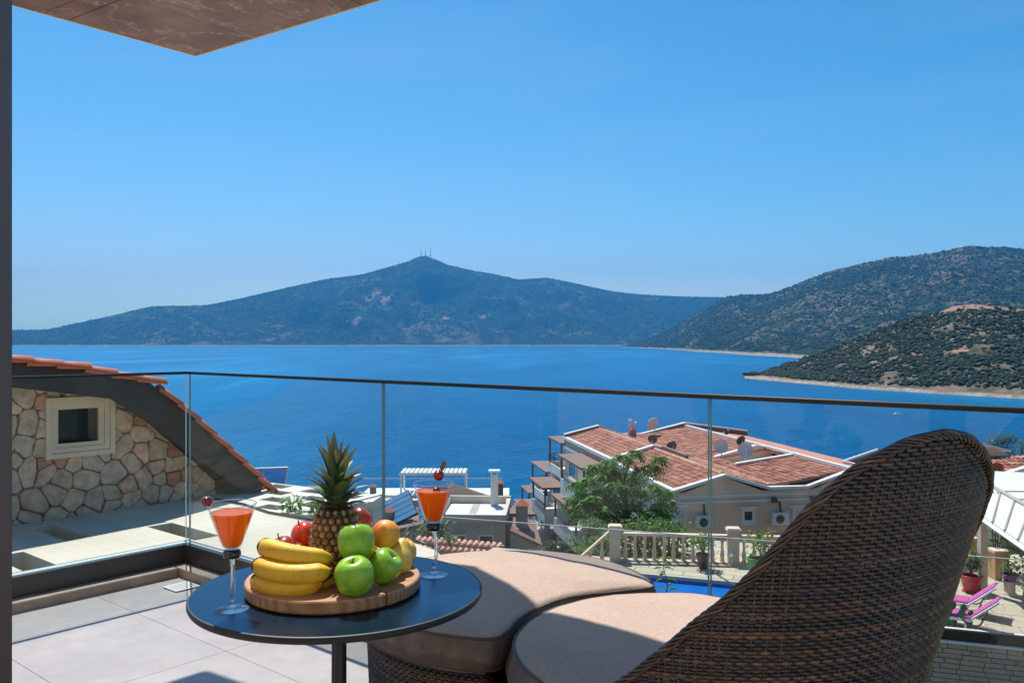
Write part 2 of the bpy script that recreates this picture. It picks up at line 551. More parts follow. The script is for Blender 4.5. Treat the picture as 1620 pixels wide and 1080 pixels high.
P2, r2 = build_hill('middle_hill', MID_SKY, MID_SHORE, MID_RIDGE, 985, 2200, 5, 60, 0.20, 0.0021, 7.3, m_mid, 0.9)
NEAR_SKY = [(1178, 599.5), (1200, 592), (1230, 580), (1271, 567), (1326, 547), (1377, 527), (1428, 506.5), (1478, 497), (1509, 484), (1539, 481),
            (1579, 484), (1620, 489), (1760, 500), (2200, 540)]
NEAR_SHORE = [(1178, 800), (1270, 705), (1357, 632), (1480, 570), (1620, 518), (2200, 440)]
NEAR_RIDGE = [(1178, 812), (1230, 850), (1326, 850), (1428, 820), (1539, 790), (1620, 760), (2200, 700)]
m_near = hill_mat('near headland slope', (0.045, 0.048, 0.028), (0.20, 0.150, 0.108), (0.40, 0.34, 0.28), 0.47, 0.075, 2.2)
P3, r3 = build_hill('near_headland', NEAR_SKY, NEAR_SHORE, NEAR_RIDGE, 1178, 2200, 3, 60, 0.10, 0.009, 11.1, m_near, 0.85)

clr3 = [tuple(hill_point(P3, r3, x_, y_)) + (r_,) for x_, y_, r_ in ((1490, 494, 11), (1512, 488, 13), (1540, 485, 13), (1570, 488, 12), (1600, 490, 12), (1440, 506, 8), (1330, 548, 6), (1450, 560, 9), (1520, 555, 8), (1560, 540, 8), (1380, 575, 7))]
bpy.data.objects['near_headland'].data.materials[0] = hill_mat('near headland slope', (0.045, 0.048, 0.028), (0.20, 0.150, 0.108), (0.40, 0.34, 0.28), 0.47, 0.075, 2.2, clr3)
m_bush = island('maquis shrubs', [(0.1, (0.010, 0.022, 0.010)), (0.5, (0.018, 0.036, 0.015)), (0.9, (0.036, 0.050, 0.020))], 0.9, mixn=0.2, noise_scale=0.02)
pts = scatter(P3[:200], r3, 11000, 0.26, 0.03, 3.0, 0.035, 1.0)
pts = [p for p in pts if random.random() < .12 or all((p[0] - c_[0]) ** 2 + (p[1] - c_[1]) ** 2 > (c_[3] * .75) ** 2 for c_ in clr3)]
blobs('shrubs', pts, [random.uniform(.7, 1.5) + 1.5 * random.random() ** 4 for _ in pts], m_bush, jit=.4)
pts = scatter(P2[:150], r2, 17000, 0.5, 0.006, 6.0, 0.04, 1.0)
blobs('shrubs', pts, [random.uniform(2.4, 5.6) * (0.55 + q[1] / 7000) for q in pts], m_bush, jit=.4)
pts = scatter(P1[70:330], r1, 12000, 0.45, 0.002, 9.0, 0.05, 1.0)
pts = [p for p in pts if all((p[0] - c_[0]) ** 2 + (p[1] - c_[1]) ** 2 > (c_[3] * .8) ** 2 for c_ in clr)]
blobs('woodland', pts, [random.uniform(5, 11) for _ in pts], m_bush, 0.6)

# hillside houses and bare ground of the far shore
hcol = [plain('far house ochre', (0.62, 0.47, 0.36), 0.8), plain('far house white', (0.75, 0.72, 0.66), 0.8), plain('far house pink', (0.60, 0.38, 0.30), 0.8)]
spots = [(587, 468), (594, 474), (601, 471), (606, 477), (612, 473), (617, 477), (580, 480), (560, 482), (549, 474), (557, 489), (551, 507), (560, 507), (569, 506),
         (579, 507), (393, 484), (401, 486), (432, 505), (400, 517), (377, 523), (702, 503), (710, 502), (733, 504), (770, 500), (777, 501), (745, 487), (620, 467)]
for i, (px, py) in enumerate(spots):
    p = hill_point(P1, r1, px, py)
    w, d, h = random.uniform(22, 46), random.uniform(14, 22), random.uniform(12, 26)
    t = thing('hillside_house', 'tiny pale house on the far wooded hillside across the bay', 'house', (p.x, p.y, p.z - 3), 'houses on the far hillside')
    b = MB(); b.box(p.x, p.y - 6, p.z + h / 2 - 3, w, d, h)
    b.build('wall', hcol[i % 3], t)
    b = MB(); b.prism([(p.x - w * .55, p.y - 6 - d * .6, p.z + h - 3), (p.x + w * .55, p.y - 6 - d * .6, p.z + h - 3), (p.x, p.y - 6 - d * .6, p.z + h + 1)], (0, d * 1.2, 0))
    b.build('roof', hcol[2], t)

top = hill_point(P1, r1, 673, 405)
for i, px in enumerate((666, 673, 681)):
    q = Vector(((px - 810) / F * top.y, top.y, top.z - 4))
    h = (84, 72, 98)[i]
    t = thing('radio_mast', ('left of the three radio masts on the far summit', 'middle of the three radio masts on the far summit', 'right and tallest of the three radio masts on the far summit')[i], 'mast', q, 'radio masts on the summit')
    b = MB(); b.tube([q, q + Vector((0, 0, h))], [3.2, 1.4], 5); b.build('pole', M['dish'], t)
    b = MB(); b.box(q.x, q.y, q.z + 4, 14, 10, 12); b.build('hut', hcol[1], t)
    for k in (0.55, 0.75):
        b = MB(); b.box(q.x, q.y, q.z + h * k, 9, 2, 3); b.build('antenna', M['dish'], t)

# a small motor boat
bp = Vector(((1419 - 810) / F * 405, 405, SEA))
t = thing('motor_boat', 'small white motor boat out on the blue water', 'boat', bp)
b = MB()
hull = [(-1.7, -.7), (-1.8, 0), (-1.7, .7), (.6, .75), (1.9, 0), (.6, -.75)]
b.prism([bp + Vector((x, y, -.1)) for x, y in hull], (0, 0, .75)); b.build('hull', M['white_metal'], t)
b = MB(); b.box(bp.x - .3, bp.y, bp.z + .95, 1.3, .95, .6); b.build('cabin', M['white_metal'], t)
b = MB(); b.box(bp.x + .36, bp.y, bp.z + 1.0, .06, .8, .35); b.build('windscreen', M['window_glass'], t)
b = MB(); b.box(bp.x - 1.85, bp.y, bp.z + .5, .25, .3, .6); b.build('outboard_motor', M['black_iron'], t)

# ------------------------------------------------------------------ own hillside, dropping to the sea
def ground_z(x, y):
    z = -2.2 - 0.30 * max(y - 3, 0) + 0.012 * max(x - 14, 0) * 4
    if y > 90:
        z -= (y - 90) * 0.25
    return z + 0.8 * fbm(x, y, 0.06, 4, 4.2)
b = MB()
gx = np.linspace(-120, 160, 60); gy = np.linspace(-2, 150, 50)
for x in gx:
    for y in gy:
        b.v.append((x, y, max(ground_z(x, y), SEA - 6)))
for i in range(59):
    for j in range(49):
        b.f.append((i * 50 + j, (i + 1) * 50 + j, (i + 1) * 50 + j + 1, i * 50 + j + 1)); b.mi.append(0)
g = N('dry hillside earth')
v = g.wpos(); n = g.noise(v, 0.8, 6)
g.bsdf(g.ramp(n, [(0.35, (0.06, 0.075, 0.03)), (0.5, (0.16, 0.13, 0.08)), (0.7, (0.26, 0.21, 0.14))]), 0.95, g.bump(n, 0.6, 0.2))
struct(b.build('ground', g.m, smooth=True))

# ------------------------------------------------------------------ the terrace we stand on
U = Vector((0.766, -0.643, 0)); V_ = Vector((0.643, 0.766, 0)); Gc = Vector((-1.813, 4.77, 0)); ZU = Vector((0, 0, 1))
def T(s, t, z=0.0):
    """terrace frame: s along the right-hand rail from the glass corner, t across (inside is negative)"""
    return Gc + U * s + V_ * t + ZU * z

def tile_mat():
    g = N('grey porcelain floor tile')
    oi = g.new('ShaderNodeObjectInfo')
    v = g.wpos()
    n = g.noise(v, 2.3, 6, 0.6)
    n2 = g.noise(v, 14, 4, 0.6)
    f = g.math('ADD', g.math('MULTIPLY', n, 0.7), g.math('MULTIPLY', n2, 0.3))
    c = g.ramp(f, [(0.3, (0.32, 0.292, 0.280)), (0.55, (0.39, 0.355, 0.342)), (0.75, (0.45, 0.41, 0.395))])
    sc = g.new('ShaderNodeMapRange', {0: oi.outputs['Random'], 3: 0.93, 4: 1.05}).outputs[0]
    c = g.mix(1.0, c, g.new('ShaderNodeCombineColor', {0: sc, 1: sc, 2: sc}).outputs[0], 'MULTIPLY')
    g.bsdf(c, g.new('ShaderNodeMapRange', {0: n2, 3: 0.34, 4: 0.5}).outputs[0], g.bump(n2, 0.05, 0.004))
    return g.m
M['tile'] = tile_mat()
M['grout'] = plain('grout', (0.50, 0.485, 0.465), 0.9, 0.1, 20)
b = MB()
b.para(T(-0.06, -9.0, -0.30), U * 12, V_ * 9.06, ZU * 0.296)
floor = struct(b.build('terrace_floor', M['grout']))
b = MB(); TW = 0.80; TL = 0.60
b.bevbox((0, 0, 0), (TW - .002, 0, 0), (0, TL - .002, 0), (0, 0, 0.0043), 0.0005)
tile_me = b.mesh('tile', M['tile'])
ang_u = math.atan2(U.y, U.x)
for i in range(-1, 8):
    for j in range(-9, 1):
        s0 = 0.502 + (i - 1) * TW
        t0 = -0.56 + (j) * TL
        if s0 < -0.35 + 0.1 or s0 > 4.6 or t0 < -3.4:
            pass
        s1, t1 = s0 + TW, t0 + TL
        s0c, t1c = max(s0, 0.10), min(t1, -0.10)
        if s1 <= 0.12 or t0 >= -0.12 or s0 > 5.4 or t1 < -5.0:
            continue
        if s0c > s0 + 1e-6 or t1c < t1 - 1e-6:
            b = MB(); b.bevbox((0, 0, 0), (s1 - s0c - .002, 0, 0), (0, t1c - t0 - .002, 0), (0, 0, 0.0043), 0.0005)
            me = b.mesh('tile', M['tile'])
        else:
            me = tile_me
        o = obj('tile', me, floor)
        p = T(s0c + .002, t0 + .002, -0.004)
        o.matrix_parent_inverse = Matrix()
        o.location = p
        o.rotation_euler = (0, 0, ang_u)

# stone kerb strip inside the rail
def stone_mat():
    g = N('brown veined stone')
    v = g.wpos()
    n = g.noise(v, 3.0, 8, 0.65)
    wv = g.new('ShaderNodeTexNoise', {'Vector': v, 'Scale': 2.1, 'Detail': 9, 'Roughness': 0.6, 'Distortion': 1.6}).outputs[0]
    vein = g.math('ABSOLUTE', g.math('SUBTRACT', wv, 0.5))
    base = g.ramp(n, [(0.3, (0.12, 0.058, 0.034)), (0.5, (0.25, 0.128, 0.078)), (0.7, (0.37, 0.215, 0.145))])
    c = g.mix(g.new('ShaderNodeMapRange', {0: vein, 1: 0.0, 2: 0.014, 3: 0.75, 4: 0.0}).outputs[0], base, (0.55, 0.45, 0.38))
    g.bsdf(c, 0.4, g.bump(n, 0.1, 0.01))
    return g.m
M['stone'] = stone_mat()
M['kerb_stone'] = plain('tan kerb stone', (0.36, 0.28, 0.22), 0.75, 0.25, 9, bump=0.25, bscale=40)
t_ = thing('kerb_strip', 'low tan stone kerb running inside the glass rail', 'kerb', T(0, 0))
for k in range(4):
    b = MB(); b.bevbox(T(0.035 + k * 1.2 + (0 if k else 0), -0.115, 0.0), U * (1.197), V_ * 0.08, ZU * 0.05, 0.004); b.build('kerb_piece', M['kerb_stone'], t_)
for k in range(3):
    b = MB(); b.bevbox(T(0.035, -0.118 - (k + 1) * 1.2, 0.0), U * 0.08, V_ * 1.197, ZU * 0.05, 0.004); b.build('kerb_piece', M['kerb_stone'], t_)

# glass railing
t_ = thing('glass_railing', 'frameless glass terrace railing with thin dark top rail and base channel', 'railing', T(0, 0))
def pane(p0, dvec, nvec, w, z0, z1, th, parent, edge, mat=None, name='glass_panel'):
    b = MB()
    n = len(b.f)
    b.para(p0 + ZU * z0, dvec * w, nvec * th, ZU * (z1 - z0))
    me_f = []
    for k, f in enumerate(b.f):
        a, c_, d = (Vector(b.v[i]) for i in f[:3])
        nn = (c_ - a).cross(d - a).normalized()
        b.mi[k] = 0 if abs(nn.dot(nvec)) > 0.9 else 1
    return b.build(name, [mat or M['pane'], edge], parent)
ZT = 1.100
joints = [0.02, 1.637, 3.19, 4.80]
for k in range(3):
    pane(T(joints[k] + .004, -0.006), U, V_, joints[k + 1] - joints[k] - .008, 0.06, ZT - .010, 0.012, t_, M['pane_edge_pale'] if k == 5 else M['pane_edge'])
for k in range(2):
    pane(T(0.0, -1.6 * (k + 1) + 0.0), V_, -U, 1.594, 0.06, ZT - .010, 0.012, t_, M['pane_edge_pale'])
b = MB(); b.bevbox(T(-0.012, -0.011, ZT - .012), U * 4.85, V_ * 0.022, ZU * 0.015, 0.002); b.build('top_rail', M['rail_dark'], t_)
b = MB(); b.bevbox(T(-0.018, -3.3, ZT - .012), U * 0.022, V_ * 3.288, ZU * 0.015, 0.002); b.build('top_rail', M['rail_dark'], t_)
for (o0, a_, b_) in ((T(-0.035, -0.035, -0.05), U * 4.9, V_ * 0.026), (T(-0.06, 0.009, -0.05), U * 4.9, V_ * 0.026),
                     (T(0.009, -3.3, -0.05), U * 0.026, V_ * 3.264), (T(-0.061, -3.3, -0.05), U * 0.026, V_ * 3.308)):
    b = MB(); b.bevbox(o0, a_, b_, ZU * (0.20), 0.003); b.build('base_channel', M['channel'], t_)
for (o0, a_, b_) in ((T(-0.009, -0.008, 0.149), U * 4.85, V_ * 0.016), (T(-0.034, -3.3, 0.149), U * 0.042, V_ * 3.29)):
    b = MB(); b.bevbox(o0, a_, b_, ZU * 0.004, 0.001); b.build('gasket', M['pane_edge_pale'], t_)

# floor drain
dp = at(287, 929, CZ * F / 389)
t_ = thing('floor_drain', 'square perforated steel drain grate set in the floor corner', 'drain', dp)
b = MB()
for k in range(5):
    b.para(dp + U * (-.06 + k * .026) - V_ * .06 + ZU * .0045, U * .016, V_ * .12, ZU * .003)
b.build('grate', M['white_metal'], t_)
b = MB()
for q in ((-.066, -.066, .132, .007), (-.066, .059, .132, .007), (-.066, -.059, .007, .118), (.059, -.059, .007, .118)):
    b.para(dp + U * q[0] + V_ * q[1] + ZU * .0046, U * q[2], V_ * q[3], ZU * .004)
b.build('frame', M['white_metal'], t_)

# roof overhang above, and the door frame at the left edge of the view
KR = Vector((-1.776, 4.794, 2.875)); DR = Vector((0.828, -0.561, 0)).normalized(); DL = -V_
t_ = thing('roof_overhang', 'roof overhang with brown veined stone soffit panels', 'roof', (KR.x, KR.y, KR.z))
b = MB()
DLn = DL.normalized()
NIN = Vector((-0.561, -0.828, 0)); k_in = 0.80 / DLn.dot(NIN); k_l = 2.2
K_out = [(KR.x, KR.y), (-.60, 3.997), (-.40, 3.64), (-.06, 3.26), (.10, 3.14), (2.6, 2.5)]  # kinks out of view are shaped so shade edges fall on the cushions
kI = KR + DLn * k_in
K_in = [(2.3, 1.9), (-.30, 2.6), (-.45, 2.95), (-.95, 3.25), (kI.x, kI.y)]  # unseen inner edge kept narrow to let sun reach the table
lo = [Vector((x, y, KR.z)) for x, y in K_out + K_in]
b.prism([p + ZU * 0.012 for p in lo], (0, 0, 0.28)); b.build('slab', M['plaster_pale'], t_)
w_ = 1.28
for j in range(2):
    c0, c1 = (0.0, 0.684) if j == 0 else (0.69, k_in)
    b = MB(); b.prism([KR + DLn * c0, KR + DR * w_ + DLn * c0, KR + DR * w_ + DLn * c1, KR + DLn * c1], (0, 0, 0.011)); b.build('soffit_panel', M['stone'], t_)
b = MB(); pq = KR + DR * (w_ + .006)
b.prism([pq] + [Vector((x, y, KR.z)) for x, y in K_out[1:] + K_in[:2]] + [pq + DLn * .55], (0, 0, .011)); b.build('soffit_panel', M['stone'], t_)
b = MB(); q = KR + DLn * (k_in + .004)
b.prism([q + ZU * .012, q + DR * .45 + ZU * .012, q + DR * .45 + DLn * 3 + ZU * .012, q + DLn * 3 + ZU * .012], (0, 0, .28)); b.build('slab', M['plaster_pale'], t_)
for j in range(2):
    b = MB(); p = q + DLn * (1.5 * j); b.prism([p, p + DR * .45, p + DR * .45 + DLn * 1.494, p + DLn * 1.494], (0, 0, .011)); b.build('soffit_panel', M['stone'], t_)
for d_, l_ in ((DR, 1.41), (DLn, k_in + 3)):
    b = MB(); q = KR + ZU * -0.003
    side = (-DLn if d_ is DR else -DR)
    b.para(q + side * 0.002, d_ * l_, side * 0.010, ZU * 0.29); b.build('edge_trim', M['white_paint'], t_)

t_ = thing('door_frame', 'dark brown door frame post close at the left edge', 'door frame', (-0.60, 0.92, 0))
b = MB(); b.bevbox((-0.66, 0.88, 0.0), (0.109, 0, 0), (0, 0.06, 0), (0, 0, 2.86), 0.002); b.build('jamb', M['frame_brown'], t_)
b = MB(); b.bevbox((-0.68, 0.95, 0.0), (0.100, 0, 0), (0, 0.04, 0), (0, 0, 2.86), 0.002); b.build('outer_jamb', M['rail_dark'], t_)

# unseen wall behind the viewer, added to bounce warm light into the shade
t_ = thing('bounce_wall', 'unseen cream plaster wall with a doorway, added behind the terrace to bounce light', 'wall', (0, -1.9, 0))
pw = Vector((0.2, -1.4, 0))
M['bounce_plaster'] = plain('warm cream plaster', (0.82, 0.68, 0.53), 0.85, 0.06, 0.8, bump=0.15)
b = MB(); b.para(pw - DR * 6.0, DR * 5.4, NIN * .3, ZU * 5.6); b.para(pw + DR * 0.6, DR * 5.4, NIN * .3, ZU * 5.6); b.para(pw - DR * .6 + ZU * 2.3, DR * 1.2, NIN * .3, ZU * 3.3)
b.build('wall', M['bounce_plaster'], t_)
b = MB(); b.para(pw - DR * .6 + NIN * .15, DR * 1.2, NIN * .04, ZU * 2.3); b.build('door', M['window_glass'], t_)

# ------------------------------------------------------------------ round side table
TC = Vector((-0.360, 1.776, 0)); TZ = 0.757
g = N('black table top tinted sky blue')
v = g.coord('Object')
n = g.noise(v, 400, 2)
n3 = g.noise(v, 5, 4)
g.bsdf(g.ramp(n3, [(0.3, (0.001, 0.038, 0.095)), (0.7, (0.002, 0.046, 0.112))]), g.new('ShaderNodeMapRange', {0: n3, 3: 0.22, 4: 0.30}).outputs[0], g.bump(n, 0.02, 0.001), Metallic=0.85)  # blue of the reflected sky put into the black metal's base colour
M['table'] = g.m
t_ = thing('side_table', 'round black metal bistro table with a single post', 'table', (TC.x, TC.y, 0))
b = MB(); b.lathe([(0.02, -.012), (0.293, -.012), (0.293, 0)], 96, (TC.x, TC.y, TZ)); b.build('table_top', M['table'], t_, True, 40)
b = MB(); b.lathe([(0.288, -.0155), (0.2955, -.013), (0.298, -.008), (0.298, -.004), (0.2965, -.0006), (0.2932, .0003), (0.2932, -.0125)], 96, (TC.x, TC.y, TZ), cap0=False, cap1=False); b.build('edge_band', plain('matt black edge', (0.012, 0.012, 0.013), 0.55, 0.1, 5), t_, True, 40)
b = MB(); b.tube([(TC.x, TC.y, 0.018), (TC.x, TC.y, TZ - .016)], 0.0155, 20); b.build('post', M['rail_dark'], t_, True, 40)
b = MB(); b.lathe([(0.20, 0.005), (0.20, .010), (.195, .016), (0.03, .020)], 48, (TC.x, TC.y, 0)); b.build('base_plate', M['rail_dark'], t_, True, 40)
b = MB(); b.lathe([(0.02, -.05), (.05, -.017), (.05, -.015)], 24, (TC.x, TC.y, TZ)); b.build('collar', M['rail_dark'], t_, True, 40)

# ------------------------------------------------------------------ wooden board
BC = Vector((-0.370, 1.772, TZ)); BR = 0.178; BH = 0.027; BZ = TZ + BH
def wood_mat():
    g = N('oak end of board')
    v = g.coord('Object', (1.0, 7.0, 7.0))
    n = g.new('ShaderNodeTexNoise', {'Vector': v, 'Scale': 6.0, 'Detail': 8, 'Roughness': 0.65, 'Distortion': 0.8}).outputs[0]
    w = g.new('ShaderNodeTexWave', {'Vector': g.coord('Object', (1.2, 6, 6)), 'Scale': 5.0, 'Distortion': 5.0, 'Detail': 3}, bands_direction='Y').outputs[1]
    f = g.math('ADD', g.math('MULTIPLY', n, 0.7), g.math('MULTIPLY', w, 0.3))
    c = g.ramp(f, [(0.25, (0.30, 0.125, 0.055)), (0.5, (0.46, 0.225, 0.105)), (0.75, (0.58, 0.32, 0.165))])
    g.bsdf(c, 0.5, g.bump(n, 0.12, 0.002))
    return g.m
M['wood'] = wood_mat()
t_ = thing('serving_board', 'thick round wooden serving board under the fruit', 'serving board', (BC.x, BC.y, TZ))
def arc_board(a0, a1, n):
    """outline of the board with a narrow slot cut in the front right"""
    return [(BC.x + BR * math.cos(a), BC.y + BR * math.sin(a)) for a in np.linspace(a0, a1, n)]
sa = math.atan2(1.640 - BC.y, -0.232 - BC.x)
poly = arc_board(sa + 0.018, sa + 2 * math.pi - 0.018, 90)
inn = [(BC.x + (BR - .035) * math.cos(sa - .008), BC.y + (BR - .035) * math.sin(sa - .008)), (BC.x + (BR - .035) * math.cos(sa + .008), BC.y + (BR - .035) * math.sin(sa + .008))]
full = poly + inn
b = MB()
nb = len(full)
def ring(sc, z):
    return [(BC.x + (x - BC.x) * sc, BC.y + (y - BC.y) * sc, z) for x, y in full]
rings = [ring(.985, TZ + .0015), ring(1, TZ + .005), ring(1, BZ - .003), ring(.988, BZ)]
vs = sum(rings, [])
fs = [tuple(range(nb - 1, -1, -1)), tuple(range(3 * nb, 4 * nb))]
for r_ in range(3):
    for i in range(nb):
        j = (i + 1) % nb
        fs.append((r_ * nb + i, r_ * nb + j, (r_ + 1) * nb + j, (r_ + 1) * nb + i))
b.add(vs, fs); b.build('board', M['wood'], t_, True, 35)

# ------------------------------------------------------------------ fruit
def skin(name, stops, scale=6, rough=0.28, spots=None, bump=0.04, axis=False, coat=0.08, sss=0.08, blotch=None):
    g = N(name)
    v = g.coord('Object')
    n = g.noise(v, scale, 5, 0.6)
    f = n
    if axis:
        sep = g.new('ShaderNodeSeparateXYZ', {0: g.coord('Object')})
        f = g.math('ADD', g.math('MULTIPLY', n, 0.55), g.math('MULTIPLY', g.math('ADD', g.math('MULTIPLY', sep.outputs[0], 9), 0.5), 0.45))
    c = g.ramp(f, stops)
    if spots:
        vo = g.new('ShaderNodeTexVoronoi', {'Vector': v, 'Scale': spots[1]}).outputs[0]
        m_ = g.new('ShaderNodeMapRange', {0: vo, 1: spots[2], 2: spots[2] * 1.8, 3: 1.0, 4: 0.0}).outputs[0]
        c = g.mix(m_, c, spots[0])
    if blotch:
        bm = g.noise(v, blotch[1], 6, 0.75)
        c = g.mix(g.new('ShaderNodeMapRange', {0: bm, 1: blotch[2], 2: blotch[2] + .07, 3: 0.0, 4: 0.8}).outputs[0], c, blotch[0])
    rn = g.new('ShaderNodeMapRange', {0: g.noise(v, 35, 5, 0.7), 1: 0.3, 2: 0.7, 3: rough * 0.75, 4: rough * 1.6}).outputs[0]
    p = g.bsdf(c, rn, g.bump(g.noise(v, 90, 3), bump, 0.002), **{'Coat Weight': coat, 'Coat Roughness': 0.15, 'Subsurface Weight': sss})
    p.inputs['Subsurface Radius'].default_value = (0.01, 0.006, 0.003)
    return g.m
M['apple'] = skin('green apple skin', [(0.25, (0.14, 0.36, 0.014)), (0.5, (0.24, 0.49, 0.025)), (0.8, (0.36, 0.60, 0.06))], 22, 0.26, ((0.55, 0.7, 0.2), 260, 0.12), blotch=((0.42, 0.50, 0.08), 18, 0.60))
M['peach'] = skin('blushed peach skin', [(0.28, (0.72, 0.10, 0.02)), (0.5, (0.85, 0.30, 0.03)), (0.68, (0.88, 0.48, 0.06))], 22, 0.4, ((0.4, 0.12, 0.03), 150, 0.07), axis=True)
M['pear'] = skin('yellow pear skin', [(0.25, (0.74, 0.42, 0.05)), (0.6, (0.82, 0.58, 0.12)), (0.85, (0.85, 0.50, 0.10))], 20, 0.38, ((0.55, 0.32, 0.05), 240, 0.08))
M['tomato'] = skin('red tomato skin', [(0.3, (0.62, 0.035, 0.012)), (0.7, (0.80, 0.075, 0.018))], 14, 0.16, coat=0.4)
M['red_apple'] = skin('dark red apple skin', [(0.3, (0.22, 0.02, 0.012)), (0.6, (0.45, 0.06, 0.02)), (0.85, (0.62, 0.16, 0.04))], 30, 0.2, coat=0.4)
M['banana'] = skin('ripe banana skin', [(0.2, (0.70, 0.36, 0.014)), (0.5, (0.82, 0.49, 0.028)), (0.85, (0.85, 0.56, 0.06))], 26, 0.46, ((0.22, 0.10, 0.015), 95, 0.09), coat=0.0, sss=0.04, bump=0.1, blotch=((0.20, 0.10, 0.02), 30, 0.63))
M['banana_tip_shade'] = plain('brown banana tip and painted shade', (0.10, 0.05, 0.018), 0.7, 0.3, 60)
M['stem'] = plain('brown fruit stem', (0.10, 0.06, 0.025), 0.7, 0.3, 60)

def fruit_profile(kind):
    if kind == 'apple':
        return [(0.0, -.66), (0.12, -.70), (0.22, -.82), (0.34, -.90), (0.52, -.90), (0.70, -.78), (0.86, -.54), (0.96, -.24), (1.0, .08), (0.98, .36), (0.88, .62), (0.70, .82), (0.48, .90), (0.30, .87), (0.17, .78), (0.08, .66), (0.0, .58)]
    if kind == 'pear':
        return [(0.0, -.92), (0.10, -.96), (0.3, -1.0), (0.6, -.92), (0.84, -.70), (0.97, -.40), (1.0, -.10), (0.93, .20), (0.78, .48), (0.60, .74), (0.47, .98), (0.36, 1.16), (0.20, 1.25), (0.07, 1.24), (0.0, 1.22)]
    return [(0.0, -.93), (0.1, -.95), (0.25, -.955), (0.5, -.85), (0.75, -.64), (0.92, -.36), (1.0, 0), (0.93, .36), (0.76, .64), (0.5, .84), (0.25, .92), (0.1, .90), (0.0, .86)]

def fruit(name, label, cat, mat, kind, c, r, tilt=(0, 0, 0), lumps=0.03, group=None, zs=1.0, stem=True, calyx=False):
    t = thing(name, label, cat, c, group)
    prof = fruit_profile(kind)
    b = MB()
    n = 36
    sd = random.random() * 50
    dense = []
    for i in range(len(prof) - 1):
        p0, p1 = prof[i], prof[i + 1]
        for q in (0, 0.5):
            dense.append((p0[0] * (1 - q) + p1[0] * q, p0[1] * (1 - q) + p1[1] * q))
    dense.append(prof[-1])
    vs, fs = [], []
    for (rr, z) in dense:
        for k in range(n):
            a = 2 * math.pi * k / n
            l = 1 + lumps * noise.noise(Vector((math.cos(a) * 1.3 + sd, math.sin(a) * 1.3, z * 1.3))) * 1.6
            if kind == 'apple':
                l += 0.018 * math.cos(5 * a) * (1 if z < -0.3 else 0.4)
            vs.append((rr * r * l * math.cos(a), rr * r * l * math.sin(a), z * r * zs))
    m = len(dense)
    for i in range(m - 1):
        for k in range(n):
            l = (k + 1) % n
            fs.append((i * n + k, i * n + l, (i + 1) * n + l, (i + 1) * n + k))
    b.add(vs, fs)
    t.rotation_euler = tilt
    o = obj('skin', b.mesh('skin', mat, True)); o.parent = t
    if stem:
        zt = prof[-1][1] * r * zs
        b = MB(); b.tube([(0, 0, zt - .002), (0.001, 0, zt + .006), (0.004, 0.001, zt + .015)], [.0013, .0012, .0017], 6)
        o = obj('stem', b.mesh('stem', M['stem'], True)); o.parent = t
    if calyx:
        zb = prof[0][1] * r * zs
        b = MB()
        for k in range(5):
            a = k * 1.257
            b.add([(math.cos(a) * .001, math.sin(a) * .001, zb), (math.cos(a - .5) * .003, math.sin(a - .5) * .003, zb - .0015), (math.cos(a) * .0052, math.sin(a) * .0052, zb - .003), (math.cos(a + .5) * .003, math.sin(a + .5) * .003, zb - .0015)], [(0, 1, 2, 3)])
        o = obj('calyx', b.mesh('calyx', M['stem'])); o.parent = t
    return t

ga = 'green apples on the wooden board'
fruit('green_apple', 'green apple in front, lowest of the three beside the bananas', 'apple', M['apple'], 'apple', at(561, 911, 1.640), .0375, (R(14), R(-8), 0), group=ga)
fruit('green_apple', 'green apple on the right, leaning beside the yellow pear', 'apple', M['apple'], 'apple', at(607, 895, 1.712), .0345, (R(20), R(38), R(20)), group=ga)
fruit('green_apple', 'green apple on top, stacked above the other two green apples', 'apple', M['apple'], 'apple', at(564, 857, 1.703), .0372, (R(-16), R(6), R(40)), group=ga)
fruit('peach', 'orange and yellow blushed peach on top of the fruit pile', 'peach', M['peach'], 'round', at(610, 845, 1.790), .0305, (R(62), R(-6), 0), calyx=True, stem=False)
fruit('pear', 'plump yellow pear at the right end of the board', 'pear', M['pear'], 'pear', at(630, 882, 1.800), .0320, (R(-22), R(18), 0), zs=1.0)
fruit('mango', 'pale yellow mango half hidden behind the pear', 'mango', M['pear'], 'round', at(636, 874, 1.862), .0315, (R(10), R(30), 0), zs=1.1, stem=False)
fruit('tomato', 'bright red tomato left of the pineapple', 'tomato', M['tomato'], 'round', at(480, 843, 1.850), .0270, (R(30), R(-20), 0), zs=0.9)
fruit('red_apple', 'dark red apple behind the pineapple', 'apple', M['red_apple'], 'apple', at(568, 824, 1.875), .0285, (R(-30), R(35), 0))
fruit('nectarine', 'dark red nectarine behind the bananas', 'nectarine', M['red_apple'], 'round', at(449, 868, 1.80), .0280, (R(20), R(-20), 0))
fruit('nectarine', 'red nectarine deep in the pile under the tomato', 'nectarine', M['tomato'], 'round', at(492, 872, 1.862), .0275, (R(20), R(20), 0))
fruit('nectarine', 'orange nectarine deep in the pile under the dark red apple', 'nectarine', M['peach'], 'round', at(578, 872, 1.868), .0275, (R(20), R(20), 0))

